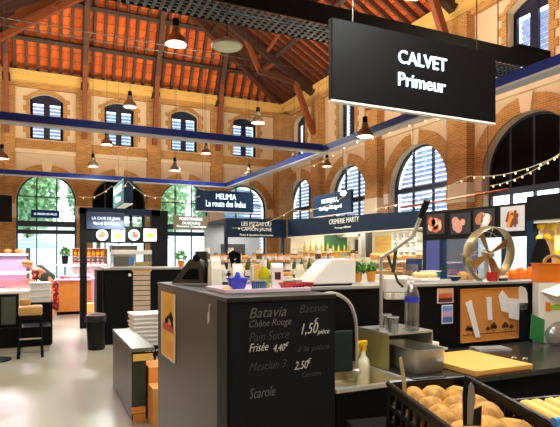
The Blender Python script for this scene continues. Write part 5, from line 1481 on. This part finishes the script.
poster(474, 495, 209, 231, mat('pb3', (34, 32, 36), .5), [M_white, mat('pf3', (180, 120, 80), .5, var=.4, scale=20)], 'poster of a white plate being dressed by a hand', 43)
poster(501, 525, 206, 231, mat('pb4', (200, 200, 205), .5), [mat('pf4', (226, 140, 40), .5, var=.4, scale=20), mat('pf4b', (110, 66, 40), .5, var=.4)], 'poster of golden fried sticks on a pale plate', 44, 'stick')
t = thing('copper_pipe', 'long copper pipe running above the food posters', 'pipe', onx(400, 208, 7.9))
B().tube([(0, 0, 0), onx(508, 189, 7.9)-Vector(t.location)], .022, 8).build('pipe_run', M_copper, t)
for u in (.15, .5, .85):
    pp = (onx(508, 189, 7.9)-Vector(t.location))*u; B().tube([pp, pp+Vector((0, 0, 1.9))], .008, 5).build('hanger', M_steeld, t)
# dark stall with hanging yellow fruit
t = thing('fruit_stall', 'dark navy stall front above the hanging yellow fruit', 'stall', (6.2, 3.2, 0))
B().box(0, 0, 2.08, .12, 1.95, 2.42).build('fascia', M_black, t); B().box(0, 1.85, 0, .12, 1.95, 2.08).build('post', M_navy, t)
B().box(.36, 2.0, 0, 1.9, 2.05, 2.08).build('back_panel', mat('warm_panel', (206, 164, 110), .6), t); B().box(.02, 0, 2.04, .6, 1.85, 2.08).build('soffit', M_white, t)
B().box(.05, 0, 0, .6, 1.85, .9).build('counter_body', M_blackm, t)
for k, (px, py, r_, lb) in enumerate(((541, 226, .05, 'yellow melon hanging highest beside the stall post'), (552.5, 226, .05, 'yellow melon hanging highest beside the neighbouring melon'), (539, 239, .042, 'yellow melon hanging low beside the stall post'), (547, 237, .042, 'yellow melon hanging low between two others'), (555, 240, .055, 'large yellow melon hanging low in the row'), (556, 254, .04, 'yellow melon hanging below the large one'))):
    q = at(px, py, 7.2); r_ *= 1.09
    o = thing('yellow_melon', lb, 'fruit', q)
    B().ball((0, 0, 0), r_, r_, r_*1.25, 16).build('fruit', M_yellow, o, True)
    B().tube([(0, 0, r_*1.2), (0, 0, 2.06-q.z)], .003, 5).build('string', M_cream, o)
q = at(541, 258, 7.0)
t = thing('black_apron', 'black apron hanging below the yellow melons', 'apron', (q.x, q.y, q.z), -YAW)
B().rings([[(-.12*k, -.02, z), (.12*k, -.02, z), (.12*k, .03, z), (-.12*k, .03, z)] for z, k in ((-.25, 1.2), (0, 1.1), (.15, .8), (.26, .35))]).build('cloth', M_blackm, t)
B().tube([(0, 0, .25), (-.02, 0, .33), (.02, 0, .33), (0, 0, .25)], .006, 6).build('neck_loop', M_paper, t)
o = tag(B().cbox((0, 0, 0), (.1, .02, .2), -YAW, .004).build('tan_card', M_cheese), 'pale card hanging in front of the yellow melons', 'card'); o.location = at(558, 243, 7.05)

# fish stall sign, window sign
pa = ony(173.5, 229, 17.0); pb2 = ony(208, 229, 17.0); zt = ony(190, 216, 17.0).z
t = sign('stall_sign', 'khaki stall sign of three text lines before the green arch', (pa.x, 17.0, pa.z), (pb2.x-pa.x, .06, zt-pa.z), mat('khaki_sign', (120, 114, 86), .5), lip=False, wires=False)
for s, y0, y1, x0, x1 in (('POISSONNERIE', 217.5, 220.5, 179.5, 202.5), ('DUBOURG', 221.8, 224.5, 182.5, 200), ('Poissons Coquillages', 225.3, 228, 177, 206)):
    texty(s, x0, y0, x1, y1, 17.0, M_sign, t, bold=.004)
B().tube([(.1, .03, zt-pa.z), (.1, .03, 8-pa.z)], .006, 5).build('hanging_wire', M_steeld, t); B().tube([(pb2.x-pa.x-.1, .03, zt-pa.z), (pb2.x-pa.x-.1, .03, 8-pa.z)], .006, 5).build('hanging_wire', M_steeld, t)
pa = ony(31, 217.5, 27.6); pb2 = ony(59.5, 217.5, 27.6); zt = ony(45, 210, 27.6).z
t = sign('window_sign', 'small blue sign hung inside the green tree arch', (pa.x, 27.6, pa.z), (pb2.x-pa.x, .06, zt-pa.z), M_blue, lip=False, wires=True, top=5.4)
texty('LE CARREAU DES HALLES', 34, 213, 57, 215, 27.6, M_sign, t)
# fish stall body under khaki sign
yf = 18.1
x0 = ony(162, 250, yf).x; x1 = ony(220, 250, yf).x
t = thing('fish_stall', 'dark framed stall below the khaki sign', 'stall', (x0, yf, 0))
w = x1-x0
B().box(0, 0, 2.28, w, .12, 2.42).build('fascia', M_navy, t)
for xx in (0, w-.3): B().box(xx, 0.02, 0, xx+.14, .14, 2.28).build('post', M_white if xx else M_black, t)
B().box(0, .1, 0, w, .8, 1.0).build('counter_body', M_greyd, t); B().box(0, .05, 1.0, w, .85, 1.04).build('counter_top', M_white, t)
fz = thing('fish_box', 'white fish box on the far stall counter', 'box', (0, 0, 0), 0, 'fish boxes on the far stall')
B().box(-.2, -.15, 0, .2, .15, .12, .008).build('box_body', M_white, fz); B().ball((0, 0, .12), .15, .1, .05, 10, jit=.05, rnd=rr).build('fish_heap', M_greyl, fz, True)
for k in range(4):
    o = fz if k == 0 else dup(fz, (0, 0, 0)); o.location = (x0+.35+k*.52, yf+.45, 1.041)

q = ony(12, 222, 16.6); q0 = ony(-30, 222, 16.6); zt = ony(6, 195, 16.6).z
t = thing('stall_sign', 'plain dark sign board at the picture edge beside the tree arch', 'sign', (q0.x, 16.6, q.z))
B().box(0, 0, 0, q.x-q0.x, .1, zt-q.z, .005).build('panel', M_black, t)
for u in (.2, .8): B().tube([((q.x-q0.x)*u, .05, zt-q.z), ((q.x-q0.x)*u, .05, 11-q.z)], .008, 5).build('hanging_wire', M_steeld, t)

# ------------------------------------------------------------------ string lights
def string(label, pts, sag, nb):
    pts = [Vector(p) for p in pts]; t = thing('string_lights', label, 'string lights', pts[0]); o = pts[0]
    path = []
    for a, e in zip(pts, pts[1:]):
        for k in range(12):
            u = k/12; p = a.lerp(e, u); p = p+Vector((0, 0, -sag*4*u*(1-u))); path.append(p-o)
    path.append(pts[-1]-o)
    B().tube(path, .009, 5).build('cable', mat('string_cable', (200, 190, 160), .6), t)
    n = len(path)-1
    for k in range(nb):
        u = (k+.5)/nb*n; i = int(u); p = path[i].lerp(path[i+1], u-i)
        B().lathe([(.008, 0), (.016, -.02), (.013, -.04), (0, -.046)], p, 8).build('bulb', lamp_mat('bulb', (255, 240, 190), 1.1), t, True)
string('string of lights running along the arcade towards the dark arch', [at(372, 209, 15), at(470, 176, 10.5), at(562, 154, 8)], .12, 16)
string('string of lights rising steeply across the dark arch', [at(490, 186, 11), at(562, 152, 9)], .1, 9)
string('string of lights looping from the black arch to the green arch', [at(78, 196, 15), at(112, 186, 14), at(128, 181, 14), at(160, 197, 16), at(200, 196, 17)], .15, 12)
string('string of lights crossing in front of the far pizza stall', [at(232, 228, 16), at(292, 210, 15), at(345, 196, 14)], .15, 8)
string('string of lights rising beside the long blue beam', [at(310, 167, 15), at(350, 143, 12.5), at(420, 120, 10), at(470, 108, 9)], .05, 12)

# ------------------------------------------------------------------ outside: trees, parasol
def tree(x, y, h, r, seed, label):
    t = thing('broadleaf_tree', label, 'tree', (x, y, -.05), 0)
    B().tube([(0, 0, 0), (.1, 0, h*.3), (0, .1, h*.7)], .2, 8, .08).build('trunk', M_timber, t, True)
    rs = random.Random(seed); bb = B()
    for k in range(2600):
        a = rs.uniform(0, 6.28); e = math.acos(rs.uniform(-1, 1)); d = r*(rs.random()**.4)
        p = Vector((d*math.sin(e)*math.cos(a), d*math.sin(e)*math.sin(a), h*.66+d*math.cos(e)*1.6)); s = rs.uniform(.2, .42)
        Mr = Matrix.Rotation(rs.uniform(0, 6.28), 4, 'Z') @ Matrix.Rotation(rs.uniform(-1.4, 1.4), 4, 'X')
        bb.bm.faces.new([bb.bm.verts.new(p+Mr @ (Vector(v)*s)) for v in ((-.5, 0, 0), (-.2, .5, .1), (.3, .5, 0), (.5, 0, .1), (.2, -.5, 0), (-.3, -.45, .1))])
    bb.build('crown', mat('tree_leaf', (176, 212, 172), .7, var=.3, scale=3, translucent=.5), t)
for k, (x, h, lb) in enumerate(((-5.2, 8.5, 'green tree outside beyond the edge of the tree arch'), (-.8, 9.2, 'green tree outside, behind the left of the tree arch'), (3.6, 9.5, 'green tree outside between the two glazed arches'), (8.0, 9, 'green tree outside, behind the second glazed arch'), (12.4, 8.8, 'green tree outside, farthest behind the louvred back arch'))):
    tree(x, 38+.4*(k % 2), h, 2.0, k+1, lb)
q = at(40, 245, 32)
t = thing('parasol', 'pale blue parasol standing outside the tree arch', 'parasol', (q.x-.5, q.y, -.05))
B().lathe([(1.7, 2.1), (.05, 2.75), (0, 2.76)], n=8, cap=False).build('canopy', mat('parasol_blue', (170, 214, 226), .8, translucent=.5), t); B().tube([(0, 0, 0), (0, 0, 2.7)], .04, 8).build('pole', M_white, t)
t = thing('garden_wall', 'pale low building beyond the square outside', 'building', (-14, 47, -.05))
B().box(0, 0, 0, 40, .5, 4.2).build('facade', M_white, t); B().box(-.2, -.2, 4.2, 40.2, .7, 4.45).build('coping', M_stone, t)

# ------------------------------------------------------------------ light
def area(loc, w, col, size, rot=(0, 0, 0), shape='DISK', sy=None):
    l = bpy.data.lights.new('area', 'AREA'); l.energy = w; l.color = col; l.shape = shape; l.size = size
    if sy: l.size_y = sy
    o = bpy.data.objects.new('area', l); C.objects.link(o); o.location = loc; o.rotation_euler = rot
    return o
WARM = (1, .85, .61); NEUT = (.95, 1, .93)
for p in LAMPS: area(p+Vector((0, 0, -.04)), 100, NEUT, .34)
# pendants of the same kind overhead, above and behind the picture
k = 0
for x, y, e in ((-1.8, 1.0, 60), (1.2, 1.0, 110), (1.0, 6.0, 45), (3.6, 2.6, 150), (4.6, 5.6, 140), (9.8, 7.0, 90), (10.4, 18.0, 90)):
    p = Vector((x, y, 5.2))
    o = dup(P0, p)
    o['label'] = 'bell pendant lamp hanging high over the stalls'
    area(p+Vector((0, 0, -.04)), e, NEUT, .34)
# warm strip lights lying on top of the blue beams, shining up to the timber roof
UPR = (PI, 0, 0)
area((1.2, YC1, BH+.28), 1000, WARM, 12, UPR, 'RECTANGLE', .12)
area((1.2, YC2, BH+.28), 1150, WARM, 12, UPR, 'RECTANGLE', .12)
area((XB, 9, BH+.28), 1750, WARM, .12, UPR, 'RECTANGLE', 22)
# stall lighting
area((XD+1.6, (ya+yb_)/2, 2.42), 150, (1, .95, .82), 1.2, (0, 0, 0), 'RECTANGLE', 5.5)
area((XD+.9, 7.4, 2.4), 110, (.85, .92, 1), .5, (0, 0, 0), 'RECTANGLE', 2)
area((6.4, YP2+1.2, 2.62), 80, (1, .95, .85), 1.4)
area((.9, y0+.35, 1.30) if False else (1.0, 15.4, 1.29), 30, (1, .72, .88), .9, (0, 0, 0), 'RECTANGLE', .15)
area((-1.0, 11.3, 2.6), 60, (1, .85, .95), .8)
area((-.6, 14.2, 2.6), 60, (1, .8, .95), .8)
area((1.6, 11.3, 2.4), 60, NEUT, .8)
area((6.5, 4.2, 2.02), 22, (1, .85, .6), .4)
sun = bpy.data.lights.new('sun', 'SUN'); sun.energy = 5; sun.angle = .02; sun.color = (1, .96, .9)
so = bpy.data.objects.new('sun', sun); C.objects.link(so)
so.rotation_euler = Vector((-.62, .42, -.85)).to_track_quat('-Z', 'Y').to_euler()
w = bpy.data.worlds.new('world'); SC.world = w; w.use_nodes = True
nt = w.node_tree; bg = nt.nodes['Background']
sky = nt.nodes.new('ShaderNodeTexSky'); sky.sky_type = 'NISHITA'; sky.sun_disc = False; sky.sun_elevation = math.radians(48); sky.sun_rotation = math.radians(50)
sky.dust_density = 2.5; sky.air_density = 1.2
mx = nt.nodes.new('ShaderNodeMix'); mx.data_type = 'RGBA'; mx.inputs[0].default_value = .5; mx.inputs[7].default_value = (6, 6.6, 7.4, 1)
nt.links.new(sky.outputs[0], mx.inputs[6]); nt.links.new(mx.outputs[2], bg.inputs[0]); bg.inputs[1].default_value = .6

cam = bpy.data.cameras.new('camera'); co = bpy.data.objects.new('camera', cam); C.objects.link(co)
cam.sensor_width = 36; cam.lens = 36*F/560; cam.shift_y = (PY-213.5)/560; cam.clip_start = .05; cam.clip_end = 300
co.location = (0, 0, H); co.rotation_euler = (PI/2, 0, -YAW)
SC.camera = co
SC.view_settings.view_transform = 'Standard'; SC.view_settings.look = 'None'
SC.view_settings.exposure = .3; SC.view_settings.gamma = 1
SC.cycles.max_bounces = 8; SC.cycles.transparent_max_bounces = 16; SC.cycles.sample_clamp_indirect = 6
SC.cycles.use_denoising = True

HOST = {'lettering': ('panel', 'fascia', 'face'), 'chalk_writing': ('chalkboard',), 'screw': ('chalkboard',), 'blade': ('motor_hub',), 'guard': ('hoop',), 'nozzle': ('trigger_head',), 'tree_print': ('cork_sheet',),
        'ground_print': ('cork_sheet',), 'seam': ('cork_sheet',), 'door_knob': ('blue_door',), 'spring': ('hose',), 'drain': ('basin',), 'finial': ('diffuser',), 'lamp': ('mesh_floor',), 'grip': ('arm_end',),
        'eye': ('body',), 'nose': ('body',), 'mouth': ('body',), 'ear': ('body',), 'finger': ('body',), 'thumb': ('body',), 'image_band': ('border',), 'red_band': ('sheet',), 'splash': ('sheet',), 'text_block': ('sheet',),
        'border': ('sheet',), 'food_print': ('card', 'plate_print'), 'printed_food': ('print_sheet',), 'socket': ('body',), 'slatted_panel': (), 'sticker': ('body', 'case'), 'screen_mark': (), 'carry_handle': ('lid',),
        'label_logo': ('label_band',), 'bag_rim': ('body',), 'edge_strip': ('panel',), 'display_mark': ('display_head',), 'label_stripe': ('can',), 'reamer': ('bowl',), 'water': ('bottle_body',), 'blue_band': ('bottle_body',)}
def base(n): return n.split('.')[0]
for o in [o for o in bpy.data.objects if o.parent is not None and o.parent.parent is None]:
    for h in HOST.get(base(o.name), ()):
        c = [x for x in o.parent.children if base(x.name) == h and x is not o]
        if c:
            o.parent = c[0]; break
